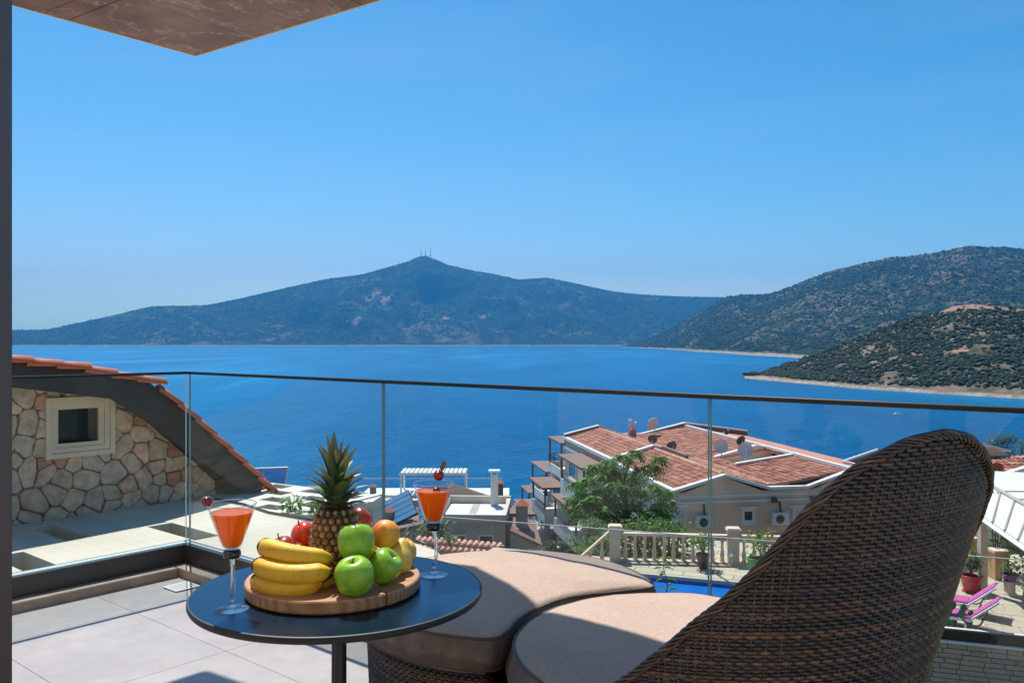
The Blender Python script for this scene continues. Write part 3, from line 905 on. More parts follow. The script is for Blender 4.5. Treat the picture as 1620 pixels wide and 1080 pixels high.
# bananas
t_ = thing('banana_bunch', 'bunch of ripe yellow bananas stacked on the left of the board', 'bananas', at(465, 937, 1.66))
def banana(p0, p1, sag, r, roll=0.0):
    """curved five-sided banana; p0 stem end, p1 tip; sag = offset vector at the middle"""
    p0, p1, sag = Vector(p0), Vector(p1), Vector(sag)
    n = 22
    pts, rr = [], []
    for i in range(n):
        u = i / (n - 1)
        pts.append(p0.lerp(p1, u) + sag * (4 * u * (1 - u)))
        e = min(1, (u / 0.16)) if u < 0.16 else min(1, (1 - u) / 0.13)
        rr.append(r * (0.30 + 0.70 * math.sin(max(0, min(1, e)) * math.pi / 2) ** 0.9) * (1 + .04 * math.sin(u * 3.14)))
    b = MB()
    vs = []
    m = 20
    for i in range(n):
        t = (pts[min(i + 1, n - 1)] - pts[max(i - 1, 0)]).normalized()
        nn = (ZU - t * ZU.dot(t)).normalized(); bb = t.cross(nn)
        for k in range(m):
            a = 2 * math.pi * k / m + roll
            q = rr[i] * (1 + 0.055 * math.cos(5 * (a - roll)) * 1.0)
            vs.append(pts[i] + (nn * math.cos(a) + bb * math.sin(a)) * q)
    fs = []
    for i in range(n - 1):
        for k in range(m):
            l = (k + 1) % m
            fs.append((i * m + k, i * m + l, (i + 1) * m + l, (i + 1) * m + k))
    fs += [tuple(range(m - 1, -1, -1)), tuple(range((n - 1) * m, n * m))]
    b.add(vs, fs)
    o = b.build('banana', M['banana'], t_, True, 50)
    b = MB(); d = (pts[-1] - pts[-2]).normalized()
    b.tube([pts[-1] - d * .003, pts[-1] + d * .003, pts[-1] + d * .006], [rr[-1] * 1.02, rr[-1] * .95, rr[-1] * .6], 8)
    b.tube([pts[-3] + ZU * .0003, pts[-2], pts[-1]], [rr[-3] * 1.05, rr[-2] * 1.06, rr[-1] * 1.05], 16); b.build('tip', M['banana_tip_shade'], o, True)  # wider dark cap over the tip paints in the shaded end
    b = MB(); d = (pts[0] - pts[1]).normalized()
    b.tube([pts[0] - d * .002, pts[0] + d * .012, pts[0] + d * .022 + Vector((0, .004, .004))], [rr[0] * 1.0, rr[0] * .62, rr[0] * .75], 8); b.build('stalk', M['banana_tip_shade'], o, True)
YB = 1.655
banana(at(508, 919, YB + .005), at(402, 913, YB + .050), (0.0, -0.030, -.010), .0182)
banana(at(522, 902, YB + .010), at(402, 890, YB + .045), (0.006, -0.036, -.004), .0190, .3)
banana(at(526, 884, YB + .035), at(412, 862, YB + .065), (0.0, -0.034, .004), .0186, .6)
banana(at(532, 915, YB + .045), at(430, 898, YB + .095), (0.0, -0.022, -.002), .0178, .2)

# pineapple
PC = Vector((-0.371, 1.800, BZ))
t_ = thing('pineapple', 'whole pineapple with a spiky green crown standing on the board', 'pineapple', PC)
M['pine_skin'] = plain('pineapple flesh grooves', (0.075, 0.040, 0.018), 0.8, 0.3, 60)
g = N('pineapple eye')
v = g.coord('Object'); oi = g.new('ShaderNodeObjectInfo')
geo_r = g.new('ShaderNodeSeparateXYZ', {0: v}).outputs[0]
f = g.math('ADD', g.math('MULTIPLY', geo_r, 60.0), g.math('MULTIPLY', g.noise(v, 300, 3), 0.35))
c = g.ramp(f, [(0.12, (0.075, 0.036, 0.016)), (0.35, (0.27, 0.145, 0.070)), (0.62, (0.52, 0.36, 0.24)), (0.85, (0.16, 0.085, 0.045))])
sc = g.new('ShaderNodeMapRange', {0: oi.outputs['Random'], 3: 0.65, 4: 1.15}).outputs[0]
g.bsdf(g.mix(1.0, c, g.new('ShaderNodeCombineColor', {0: sc, 1: sc, 2: sc}).outputs[0], 'MULTIPLY'), 0.6)
M['pine_eye'] = g.m
prof = [(.028, 0.0), (.040, .006), (.0475, .022), (.0505, .045), (.0510, .070), (.0490, .095), (.0430, .118), (.034, .132), (.020, .139)]
b = MB(); b.lathe([(r_ * .93, z) for r_, z in prof], 32, PC); b.build('body', M['pine_skin'], t_, True)
b = MB()
hx = [(.0000, .0092 * math.cos(a), .0098 * math.sin(a)) for a in [k * math.pi / 3 + math.pi / 6 for k in range(6)]]
mid = [(.0050, y * .62, z * .62) for _, y, z in hx]
b.add(hx + mid + [(.0072, 0, -.001), (.0125, 0, .0058), (.0068, .0022, .0012), (.0068, -.0022, .0012)],
      [(i, (i + 1) % 6, (i + 1) % 6 + 6, i + 6) for i in range(6)] + [(i + 6, (i + 1) % 6 + 6, 12) for i in range(6)] + [(12, 14, 13), (14, 15, 13), (15, 12, 13)])
eye_me = b.mesh('eye', M['pine_eye'])
rows = 10
for j in range(rows):
    z = .007 + j * .0135
    rr = float(np.interp(z, [p[1] for p in prof], [p[0] for p in prof]))
    nk = 18 if rr > .040 else 14
    dz = .004
    rr2 = float(np.interp(z + dz, [p[1] for p in prof], [p[0] for p in prof]))
    slope = math.atan2(rr - rr2, dz)
    for k in range(nk):
        a = 2 * math.pi * (k + 0.5 * (j % 2)) / nk + j * 0.02
        o = obj('eye', eye_me, t_)
        o.matrix_parent_inverse = Matrix()
        o.parent = t_
        o.location = (rr * .93 * math.cos(a), rr * .93 * math.sin(a), z)
        o.rotation_euler = (0, -slope * .8, a)
        s_ = rr / .050 * random.uniform(.95, 1.05)
        o.scale = (1, max(.8, s_) * 1.0, 1)
g = N('pineapple crown leaf')
v = g.coord('Object'); oi = g.new('ShaderNodeObjectInfo')
n = g.noise(v, 40, 4)
f = g.math('ADD', g.math('MULTIPLY', oi.outputs['Random'], 0.55), g.math('MULTIPLY', n, 0.45))
c = g.ramp(f, [(0.15, (0.030, 0.075, 0.030)), (0.5, (0.055, 0.120, 0.045)), (0.72, (0.12, 0.17, 0.055)), (0.92, (0.22, 0.12, 0.07))])
sepz = g.new('ShaderNodeSeparateXYZ', {0: v}).outputs[2]
tipf = g.new('ShaderNodeMapRange', {0: g.math('ADD', sepz, g.math('MULTIPLY', n, .03)), 1: .075, 2: .115, 3: 0.0, 4: 0.8}).outputs[0]
c = g.mix(tipf, c, (0.20, 0.085, 0.05))
g.bsdf(c, 0.45, g.bump(g.noise(g.coord('Object', (400, 400, 20)), 1, 2), 0.1, 0.001), **{'Subsurface Weight': 0.05})
M['crown_leaf'] = g.m
b = MB(); b.lathe([(.019, -.004), (.020, .02), (.016, .05), (.007, .075)], 16)
crown = obj('crown', b.mesh('crown', M['crown_leaf'], True)); crown.parent = t_; crown.location = (0, 0, .134)
def leaf_mesh(L, w, curl):
    b = MB(); n = 7; vs = []
    for i in range(n):
        u = i / (n - 1)
        ww = w * (1 - u) ** 0.75 * (0.75 + .6 * u) if u < 1 else 0.0002
        x = curl * L * u ** 2.2
        z = L * u * (1 - 0.25 * abs(curl) * u)
        for sgn, cup in ((-1, 1), (0, 0), (1, 1)):
            vs.append((x - cup * ww * .45 * (1 if curl >= 0 else 1), sgn * ww, z))
    fs = []
    for i in range(n - 1):
        for k in range(2):
            a = i * 3 + k
            fs.append((a, a + 1, a + 4, a + 3))
    m_ = len(vs)
    vs2 = [(x + .0012 * (1 - i // 3 / n), y, z) for i, (x, y, z) in enumerate(vs)]
    fs2 = [tuple(q + m_ for q in reversed(f_)) for f_ in fs]
    b.add(vs + vs2, fs + fs2)
    return b.mesh('leaf', M['crown_leaf'], True)
lm = [leaf_mesh(.062, .0125, .42), leaf_mesh(.074, .0135, .30), leaf_mesh(.088, .0135, .18), leaf_mesh(.092, .0120, .06), leaf_mesh(.036, .0085, .7)]
k = 0
for ring_i, (cnt, z0, r0, tilt, which) in enumerate([(11, -.006, .018, 66, 4), (10, .004, .017, 50, 0), (10, .016, .016, 42, 0), (9, .028, .015, 33, 1), (8, .040, .013, 25, 1), (6, .050, .011, 18, 2), (5, .058, .008, 11, 2), (4, .062, .005, 5, 3)]):
    for q in range(cnt):
        a = 2.4 * k + random.uniform(-.15, .15); k += 1
        o = obj('leaf', lm[which]); o.parent = crown
        o.location = (r0 * math.cos(a), r0 * math.sin(a), z0)
        o.rotation_euler = (0, R(tilt + random.uniform(-7, 7)), a)
        o.scale = (1, random.uniform(.9, 1.15), random.uniform(.88, 1.12))

# ------------------------------------------------------------------ cocktails
M['drink'] = None
g = N('orange cocktail')
df = g.new('ShaderNodeBsdfDiffuse', {'Color': (1.0, 0.235, 0.010)})
tl = g.new('ShaderNodeBsdfTranslucent', {'Color': (1.0, 0.31, 0.012)})
gs = g.new('ShaderNodeBsdfGlossy', {'Color': (1, 1, 1), 'Roughness': 0.06})
m1 = g.new('ShaderNodeMixShader', {0: 0.58, 1: df.outputs[0], 2: tl.outputs[0]})
fr = g.new('ShaderNodeFresnel', {'IOR': 1.12})
m2 = g.new('ShaderNodeMixShader', {0: fr.outputs[0], 1: m1.outputs[0], 2: gs.outputs[0]})
g.l.new(m2.outputs[0], g.out.inputs['Surface'])
M['drink'] = g.m
g = N('solid clear glass')
gb = g.new('ShaderNodeBsdfGlass', {'Color': (0.97, 0.985, 1.0), 'Roughness': 0.0, 'IOR': 1.47})
tb = g.new('ShaderNodeBsdfTransparent', {'Color': (0.93, 0.96, 0.98)})
mx = g.new('ShaderNodeMixShader', {0: 0.30, 1: gb.outputs[0], 2: tb.outputs[0]})
g.l.new(mx.outputs[0], g.out.inputs['Surface'])
M['clear'] = g.m
M['bowl_glass'] = glass_pane('bowl glass', (0.98, 0.985, 0.99), 0.0, 1.28)
M['black_glass'] = plain('black glass bead', (0.006, 0.006, 0.007), 0.05, 0.1, 3, spec=0.8)
M['cherry'] = skin('cherry skin', [(0.3, (0.13, 0.004, 0.008)), (0.7, (0.26, 0.010, 0.014))], 30, 0.08, coat=0.8, sss=0.0, bump=0.01)

def cocktail(c, label, lean):
    t = thing('cocktail_glass', label, 'cocktail', c, 'orange cocktails on the table')
    L = lambda pr: [(r_, z) for r_, z in pr]
    b = MB(); b.lathe([(.0315, .0005), (.0318, .0015), (.030, .0026), (.018, .0045), (.0080, .0075), (.0052, .012), (.0048, .016)], 48, c); b.build('foot', M['clear'], t, True)
    pts = [Vector(c) + Vector((lean * .006 * math.sin(u * math.pi), 0, .0135 + u * .0865)) for u in np.linspace(0, 1, 14)]
    b = MB(); b.tube(pts, [.0048, .0046, .0044, .0042, .0041, .0040, .0040, .0040, .0041, .0042, .0043, .0045, .0048, .0052], 20); b.build('stem', M['clear'], t, True)
    b = MB(); b.lathe([(.010, .098), (.0150, .0995), (.0168, .104), (.0168, .109), (.0150, .1135), (.010, .1145)], 40, c); b.build('bead', M['black_glass'], t, True)
    b = MB()
    b.lathe([(.0100, .1150), (.0160, .1165), (.0190, .1230), (.0250, .1400), (.0330, .1620), (.0400, .1830), (.0452, .2010), (.0454, .2020), (.0446, .2021), (.0440, .2010), (.0390, .1835), (.0320, .1625), (.0240, .1405), (.0180, .1240), (.0150, .1195), (.004, .1185)], 64, c, cap0=True, cap1=True)
    b.build('bowl', M['bowl_glass'], t, True)
    b = MB()
    b.lathe([(.004, .1193), (.0140, .1204), (.0172, .1240), (.0232, .1405), (.0312, .1625), (.0376, .1815), (.0391, .1855), (.0396, .1862), (.0385, .1858), (.0300, .1857)], 64, c)
    dk = b.build('drink', M['drink'], t, True, 50)
    b = MB(); b.tube([(c[0] + .0450 * math.cos(q), c[1] + .0450 * math.sin(q), c[2] + .2022) for q in np.linspace(0, 2 * math.pi, 65)[:-1]], .0008, 6, closed=True); b.build('rim', M['clear'], t, True)
    return t
LG = at(367, 963, 0.513 * F / 423); LG.z = TZ
RG = at(686, 909, 0.513 * F / 369); RG.z = TZ
cocktail(LG, 'orange cocktail in stemmed glass on the left edge of the table', 0.3)
cocktail(RG, 'orange cocktail in stemmed glass behind the board on the right', 1.0)
def cherry(c, label, r, stem_pts=None, leaf=False):
    t = thing('cherry', label, 'cherry', c, 'cherries on the cocktail rims')
    b = MB()
    pr = [(0, -.93), (.25, -.94), (.5, -.84), (.75, -.63), (.93, -.34), (1.0, 0), (.96, .34), (.8, .64), (.55, .82), (.3, .84), (.12, .76), (0, .70)]
    b.lathe([(a * r, z * r) for a, z in pr], 28, c, cap0=False, cap1=False); b.build('flesh', M['cherry'], t, True)
    if stem_pts:
        b = MB(); b.tube(stem_pts, [.0011, .0009, .0011, .0016], 6); b.build('stalk', M['stem'], t, True)
    if leaf:
        b = MB()
        p = Vector(c) + Vector((.004, 0, .006))
        out = [(0, 0), (.004, .006), (.006, .014), (.004, .022), (0, .027), (-.003, .020), (-.003, .010)]
        b.prism([p + Vector((x * 1.2 + z * .35, .001, z)) for x, z in out], (0, .0012, 0)); b.build('leaf', M['crown_leaf'], t)
cherry(at(327, 793, LG.y), 'round dark cherry on the left rim of the left cocktail', .0112)
cr = at(694, 752, RG.y + .02)
cherry(cr, 'dark cherry with stalk and leaf on the right cocktail', .0125, [cr + Vector((0, 0, .008)), cr + Vector((.004, 0, .018)), cr + Vector((.008, 0, .026)), cr + Vector((.012, 0, .033))], True)
# cherry half sunk in the right drink
cherry(Vector((RG.x + .006, RG.y + .002, TZ + .1855)), 'small cherry bobbing in the right cocktail', .0085)

# ------------------------------------------------------------------ wicker lounge chair and its footstool
g = N('dark brown resin wicker')
geo = g.new('ShaderNodeNewGeometry')
v = g.coord('Object')
n = g.noise(v, 55, 4, 0.6)
f = g.math('ADD', g.math('MULTIPLY', geo.outputs['Random Per Island'], 0.45), g.math('MULTIPLY', n, 0.55))
c = g.ramp(f, [(0.28, (0.008, 0.0045, 0.003)), (0.48, (0.027, 0.0135, 0.0075)), (0.64, (0.070, 0.034, 0.016)), (0.80, (0.19, 0.095, 0.045))])
g.bsdf(c, 0.24, g.bump(g.noise(g.coord('Object', (60, 60, 400)), 1, 2), 0.1, 0.001), **{'Specular IOR Level': 0.75})
M['wicker'] = g.m

C2 = Vector((0.48, 2.27, 0))
RIM = [(-242, .40), (-160, .40), (-140, .425), (-127, .485), (-116, .572), (-108, .648), (-101.4, .723), (-96.4, .773), (-92, .825), (-87.6, .903), (-82.4, .990), (-78.8, 1.028), (-75, 1.054), (-70, 1.083),
       (-62, 1.098), (-55, 1.083), (-47, 1.036), (-36, .960), (-28, .88), (-18, .73), (-8, .58), (4, .48), (20, .42), (40, .40), (118, .40)]
_rx, _rz = [a for a, _ in RIM], [z for _, z in RIM]
def rim_z(deg):
    zs = [np.interp(deg + d, _rx, _rz) for d in (-5, -2.5, 0, 2.5, 5)]
    return float(np.dot(zs, (.1, .22, .36, .22, .1)))
def cone_r(z):
    return .424 + .277 * z
def shell(deg, z, off=0.0):
    a = R(deg)
    r = cone_r(z) + off
    return Vector((C2.x + r * math.cos(a), C2.y + r * math.sin(a), z))

def strand_tube(b, pts, nrm, w, th):
    """flat oval strand: w half height along z, th half thickness along the normal"""
    m = len(pts)
    vs, fs = [], []
    for p, nn in zip(pts, nrm):
        for k in range(6):
            a = math.pi * k / 3
            vs.append((p.x + nn.x * th * math.cos(a), p.y + nn.y * th * math.cos(a), p.z + w * math.sin(a)))
    for i in range(m - 1):
        for k in range(6):
            l = (k + 1) % 6
            fs.append((i * 6 + k, i * 6 + l, (i + 1) * 6 + l, (i + 1) * 6 + k))
    b.add(vs, fs)

chair = thing('lounge_chair', 'dark brown woven wicker lounge chair with tall rounded back', 'chair', (C2.x, C2.y, 0))
NST = 256
b = MB()
dz = 0.0082
row = 0
z = 0.05
while z < 1.09:
    run = []
    SUB = 2
    sd = random.random() * 20
    for q in range(NST * SUB + 1):
        deg = -242 + 360.0 * q / (NST * SUB)
        zz = z + .0022 * noise.noise(Vector((q * .04, z * 40, sd)))
        if rim_z(deg) > z + .003:
            ph = math.pi * (q / SUB + row) + math.pi / 2
            a = R(deg)
            run.append((shell(deg, zz, .0036 * math.sin(ph)), Vector((math.cos(a), math.sin(a), 0))))
        else:
            if len(run) > 3:
                strand_tube(b, [r_[0] for r_ in run], [r_[1] for r_ in run], .0050, .0028)
            run = []
    if len(run) > 3:
        strand_tube(b, [r_[0] for r_ in run], [r_[1] for r_ in run], .0050, .0028)
    z += dz
    row += 1
stuff(b.build('woven_strands', M['wicker'], chair, True))
b = MB()
for k in range(NST):
    deg = -242 + 360.0 * (k + 0.0) / NST
    zt = rim_z(deg) - .004
    pts = [shell(deg, zz) for zz in np.linspace(.03, zt, 8)]
    b.tube(pts, .0030, 5)
stuff(b.build('stakes', M['wicker'], chair, True))
# braided rim: a core and three strands wound round it
rp = [shell(d, rim_z(d), .004) for d in np.linspace(-242, 118, 361)[:-1]]
b = MB(); b.tube(rp, .0055, 8, closed=True); b.build('rim', M['wicker'], chair, True)
b = MB()
m = len(rp)
for s3 in range(6):
    pts = []
    nn_ = m * 4
    for i in range(nn_):
        u = i / 4.0
        p = rp[int(u) % m].lerp(rp[(int(u) + 1) % m], u - int(u))
        d = (rp[(int(u) + 1) % m] - rp[int(u) % m]).normalized()
        rad = Vector((p.x - C2.x, p.y - C2.y, 0)).normalized()
        e1 = (rad - d * rad.dot(d)).normalized(); e2 = d.cross(e1)
        a = 2 * math.pi * (u / m * 46 + s3 / 6)
        pts.append(p + (e1 * math.cos(a) + e2 * math.sin(a)) * (.0066 + .0008 * math.sin(u * 2.4 + s3 * 2.1)))
    b.tube(pts, .0036, 5, closed=True)
stuff(b.build('rim_braid', M['wicker'], chair, True))
b = MB(); b.lathe([(.02, .30), (.495, .30), (.495, .335), (.02, .335)], 64, (C2.x, C2.y, 0)); b.build('seat_deck', M['wicker'], chair, True, 40)

# cushions
def fabric_mat():
    g = N('beige woven fabric')
    v = g.coord('Object')
    n = g.noise(v, 420, 2, 0.7)
    n2 = g.noise(v, 90, 3, 0.6)
    n3 = g.noise(v, 4, 4, 0.6)
    f = g.math('ADD', g.math('ADD', g.math('MULTIPLY', n, 0.45), g.math('MULTIPLY', n2, 0.35)), g.math('MULTIPLY', n3, 0.2))
    c = g.ramp(f, [(0.34, (0.37, 0.265, 0.205)), (0.5, (0.48, 0.350, 0.275)), (0.66, (0.58, 0.435, 0.345))])
    hgt = g.math('ADD', g.math('MULTIPLY', n, 0.5), n2)
    g.bsdf(c, 0.92, g.bump(hgt, 0.25, 0.002), **{'Specular IOR Level': 0.2, 'Sheen Weight': 0.1})
    return g.m
M['fabric'] = fabric_mat()
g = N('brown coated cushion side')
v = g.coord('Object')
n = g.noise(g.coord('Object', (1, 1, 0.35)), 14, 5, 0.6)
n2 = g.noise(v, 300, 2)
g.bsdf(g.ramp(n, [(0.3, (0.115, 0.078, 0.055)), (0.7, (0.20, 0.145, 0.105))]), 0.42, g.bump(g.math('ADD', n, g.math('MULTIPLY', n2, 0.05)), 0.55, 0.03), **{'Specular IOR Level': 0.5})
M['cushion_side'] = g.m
M['piping'] = plain('dark piping', (0.10, 0.075, 0.058), 0.7, 0.2, 60)

def cushion(name, label, outline, z0, z1, dome, centre, seed, bulge=.018):
    """cushion from a plan outline: domed fabric top, coated sides, piped edges"""
    t = thing(name, label, 'cushion', (centre.x, centre.y, z0))
    n = len(outline)
    c = centre
    fr = np.concatenate([np.linspace(0.02, 0.9, 14), [.94, .97, .985, 1.0]])
    vs, fs = [], []
    for q in fr:
        for (x, y) in outline:
            px, py = c.x + (x - c.x) * q, c.y + (y - c.y) * q
            h = z1 + dome * (1 - q ** 2.2) + .004 * noise.noise(Vector((px * 5, py * 5, seed))) * q + .0015 * noise.noise(Vector((px * 16, py * 16, seed)))
            if q > .93:
                h -= .010 * ((q - .93) / .07) ** 2
            vs.append((px, py, h))
    m = len(fr)
    for i in range(m - 1):
        for k in range(n):
            l = (k + 1) % n
            fs.append((i * n + l, i * n + k, (i + 1) * n + k, (i + 1) * n + l))
    fs.append(tuple(range(n)))
    b = MB(); b.add(vs, fs); b.build('cover_top', M['fabric'], t, True)
    edge = vs[-n:]
    b = MB(); vs, fs = [], []
    lv = np.linspace(0, 1, 9)
    for u in lv:
        for k, (x, y, h) in enumerate(edge):
            d = Vector((x - c.x, y - c.y, 0)).normalized()
            wr = .014 * noise.noise(Vector((k * .35, u * 2.2, seed + 9))) + .004 * noise.noise(Vector((k * .9, u * 4, seed + 3)))
            o_ = bulge * math.sin(u * math.pi) + wr * math.sin(u * math.pi)
            zz = h + (z0 - h) * u
            vs.append((x + d.x * o_, y + d.y * o_, zz))
    for i in range(len(lv) - 1):
        for k in range(n):
            l = (k + 1) % n
            fs.append((i * n + l, i * n + k, (i + 1) * n + k, (i + 1) * n + l))
    fs.append(tuple(range((len(lv) - 1) * n, len(lv) * n))[::-1])
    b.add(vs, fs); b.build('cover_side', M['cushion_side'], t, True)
    b = MB(); b.tube([(x, y, h + .001) for x, y, h in edge], .0042, 8, closed=True); b.build('piping', M['piping'], t, True)
    b = MB(); b.tube([(x, y, z0 + .004) for x, y, h in edge], .0042, 8, closed=True); b.build('lower_piping', M['piping'], t, True)
    return t

R2 = .495
C3 = Vector((.452, 2.148, 0)); R2 = .448
out2 = [(C3.x + R2 * math.cos(a), C3.y + R2 * math.sin(a)) for a in np.linspace(0, 2 * math.pi, 129)[:-1]]
cushion('chair_cushion', 'round beige cushion on the wicker lounge chair, half in shade', out2, .352, .512, .024, C3, 3.1)

C1 = Vector((-0.012, 2.635, 0)); R1 = .455; NR = .472
def crescent(Ra, Rn, n=160):
    """circle round C1 with a bite taken out for the round chair"""
    pts = []
    for a in np.linspace(0, 2 * math.pi, n + 1)[:-1]:
        d = Vector((math.cos(a), math.sin(a), 0))
        r_ = Ra
        w = C1 - C3
        B_ = w.dot(d); Cc = w.dot(w) - Rn * Rn
        disc = B_ * B_ - Cc
        if disc > 0:
            t1 = -B_ - math.sqrt(disc)
            if 0 < t1 < Ra:
                k_ = 40.0
                r_ = t1
        pts.append(r_)
    pts = np.array(pts)
    for _ in range(2):
        pts = (np.roll(pts, 1) + 2 * pts + np.roll(pts, -1)) / 4
    return [(C1.x + pts[i] * math.cos(2 * math.pi * i / n), C1.y + pts[i] * math.sin(2 * math.pi * i / n)) for i in range(n)]
CC = C1 + (C1 - C2).normalized() * 0.05
cushion('footstool_cushion', 'beige crescent cushion on the footstool beside the glass rail', crescent(R1, NR), .425, .520, .020, C1, 8.7)

stool = thing('footstool', 'dark brown wicker footstool base under the crescent cushion', 'footstool', (C1.x, C1.y, 0))
oc = crescent(R1 - .03, NR + .03, 200)
def resample(o, n):
    P = np.array(o + [o[0]])
    d = np.concatenate([[0], np.cumsum(np.hypot(*(P[1:] - P[:-1]).T))])
    s = np.linspace(0, d[-1], n + 1)[:-1]
    return np.stack([np.interp(s, d, P[:, 0]), np.interp(s, d, P[:, 1])], 1)
NS2 = 120
rs_ = resample(oc, NS2 * 4)
nr_ = np.roll(rs_, -1, 0) - np.roll(rs_, 1, 0)
nr_ = np.stack([nr_[:, 1], -nr_[:, 0]], 1); nr_ /= np.linalg.norm(nr_, axis=1)[:, None]
b = MB(); z = .04; row = 0
while z < .412:
    pts, nn = [], []
    fl = 1 + .10 * (z - .4)
    for q in range(NS2 * 4 + 1):
        i = q % (NS2 * 4)
        o_ = .0036 * math.sin(math.pi * (q / 2 + row) + math.pi / 2)
        pts.append(Vector((C1.x + (rs_[i, 0] - C1.x) * fl + nr_[i, 0] * o_, C1.y + (rs_[i, 1] - C1.y) * fl + nr_[i, 1] * o_, z)))
        nn.append(Vector((nr_[i, 0], nr_[i, 1], 0)))
    strand_tube(b, pts, nn, .0050, .0028)
    z += dz; row += 1
stuff(b.build('woven_strands', M['wicker'], stool, True))
b = MB()
for k in range(NS2):
    p = rs_[k * 4]
    b.tube([(C1.x + (p[0] - C1.x) * .963, C1.y + (p[1] - C1.y) * .963, .03), (p[0], p[1], .412)], .0042, 5)
stuff(b.build('stakes', M['wicker'], stool, True))
b = MB(); b.tube([(p[0], p[1], .412) for p in rs_[::2]], .011, 8, closed=True); b.build('rim', M['wicker'], stool, True)
b = MB(); b.prism([(p[0], p[1], .39) for p in resample(crescent(R1 - .045, NR + .045), 80)], (0, 0, .02)); b.build('seat_deck', M['wicker'], stool)

# ------------------------------------------------------------------ stone house on the left
W0 = Vector((-4.92, 9.0, 0))
def HS(px, py, d=0.0):
    """(along, height) in the gable plane pushed out by d, for a photo pixel"""
    k = (px - 810) / F
    s = (W0.x + .766 * d - W0.y * k + .643 * d * k) / (.766 * k - .643)
    Y = W0.y - .643 * d + .766 * s
    return s, CZ - (py - 540) / F * Y
def HW(s, z, d=0.0):
    return W0 + U * d + V_ * s + ZU * z
def clip(poly, a, b_, c):
    """keep the side a*x + b*y <= c"""
    out = []
    n = len(poly)
    for i in range(n):
        p, q = poly[i], poly[(i + 1) % n]
        dp, dq = a * p[0] + b_ * p[1] - c, a * q[0] + b_ * q[1] - c
        if dp <= 0:
            out.append(p)
        if (dp < 0 < dq) or (dq < 0 < dp):
            t = dp / (dp - dq)
            out.append((p[0] + (q[0] - p[0]) * t, p[1] + (q[1] - p[1]) * t))
    return out
def cliprect(poly, x0, x1, y0, y1):
    for a, b_, c in ((-1, 0, -x0), (1, 0, x1), (0, -1, -y0), (0, 1, y1)):
        if len(poly) < 3:
            return []
        poly = clip(poly, a, b_, c)
    return poly
def area(poly):
    return 0.5 * sum(poly[i][0] * poly[(i + 1) % len(poly)][1] - poly[(i + 1) % len(poly)][0] * poly[i][1] for i in range(len(poly)))

house = thing('stone_house', 'rubble stone house with tiled roof and one small square window', 'house', (W0.x, W0.y, -.62))
cor = HS(340, 760)
kink = HS(186, 626)
topl = HS(22, 606)
slope_t = (kink[1] - topl[1]) / (kink[0] - topl[0])
wall = [(-2.0, -3.0), (cor[0], -3.0), (cor[0], cor[1]), kink, (-2.0, kink[1] + slope_t * (-2.0 - kink[0]))]
ws0, ws1 = HS(91, 660)[0], HS(155, 660)[0]
wz1, wz0 = HS(91, 648)[1], HS(91, 702)[1]
M['mortar'] = plain('dark wall mortar', (0.24, 0.195, 0.16), 0.95, 0.4, 20, bump=0.4, bscale=80)
g = N('rubble stone')
oi = g.new('ShaderNodeObjectInfo')
v = g.wpos()
n = g.noise(v, 9, 6, 0.65); n2 = g.noise(v, 40, 4, 0.6)
base = g.ramp(oi.outputs['Random'], [(0.0, (0.52, 0.37, 0.26)), (0.25, (0.43, 0.33, 0.25)), (0.5, (0.60, 0.44, 0.32)), (0.7, (0.46, 0.37, 0.30)), (0.86, (0.60, 0.38, 0.28)), (0.96, (0.42, 0.19, 0.125))])
var = g.ramp(n, [(0.3, (0.72, 0.68, 0.64)), (0.7, (1.5, 1.4, 1.32))])
c = g.mix(1.0, base, var, 'MULTIPLY')
c = g.mix(g.new('ShaderNodeMapRange', {0: n2, 1: .55, 2: .7, 3: 0, 4: .45}).outputs[0], c, (0.56, 0.48, 0.40))
g.bsdf(c, 0.9, g.bump(g.math('ADD', n, g.math('MULTIPLY', n2, .5)), 0.6, 0.02))
M['rubble'] = g.m
wo_ = None
b = MB()
for reg in ((-9, ws0, -9, 9), (ws1, 9, -9, 9), (ws0, ws1, wz1, 9), (ws0, ws1, -9, wz0)):
    p = cliprect(wall, *reg)
    if len(p) > 2:
        b.prism([HW(s, z, -0.02) for s, z in p], -U * 0.35)
wall_o = b.build('wall', M['mortar'], house)
b = MB(); b.para(HW(cor[0] - .003, -3, -.37), -U * 3.6, V_ * -.3, ZU * (cor[1] + 3.2)); b.build('side_wall', M['mortar'], house)
seeds = []
for i in range(-3, 16):
    for j in range(0, 13):
        if random.random() < .12:
            continue
        seeds.append((-.75 + i * .188 + (j % 2) * .09 + random.uniform(-.095, .095), -.80 + j * .165 + random.uniform(-.085, .085)))
fo0, fo1 = HS(74, 660)[0] , HS(175, 660)[0]
fz1, fz0 = HS(74, 632)[1], HS(74, 722)[1]
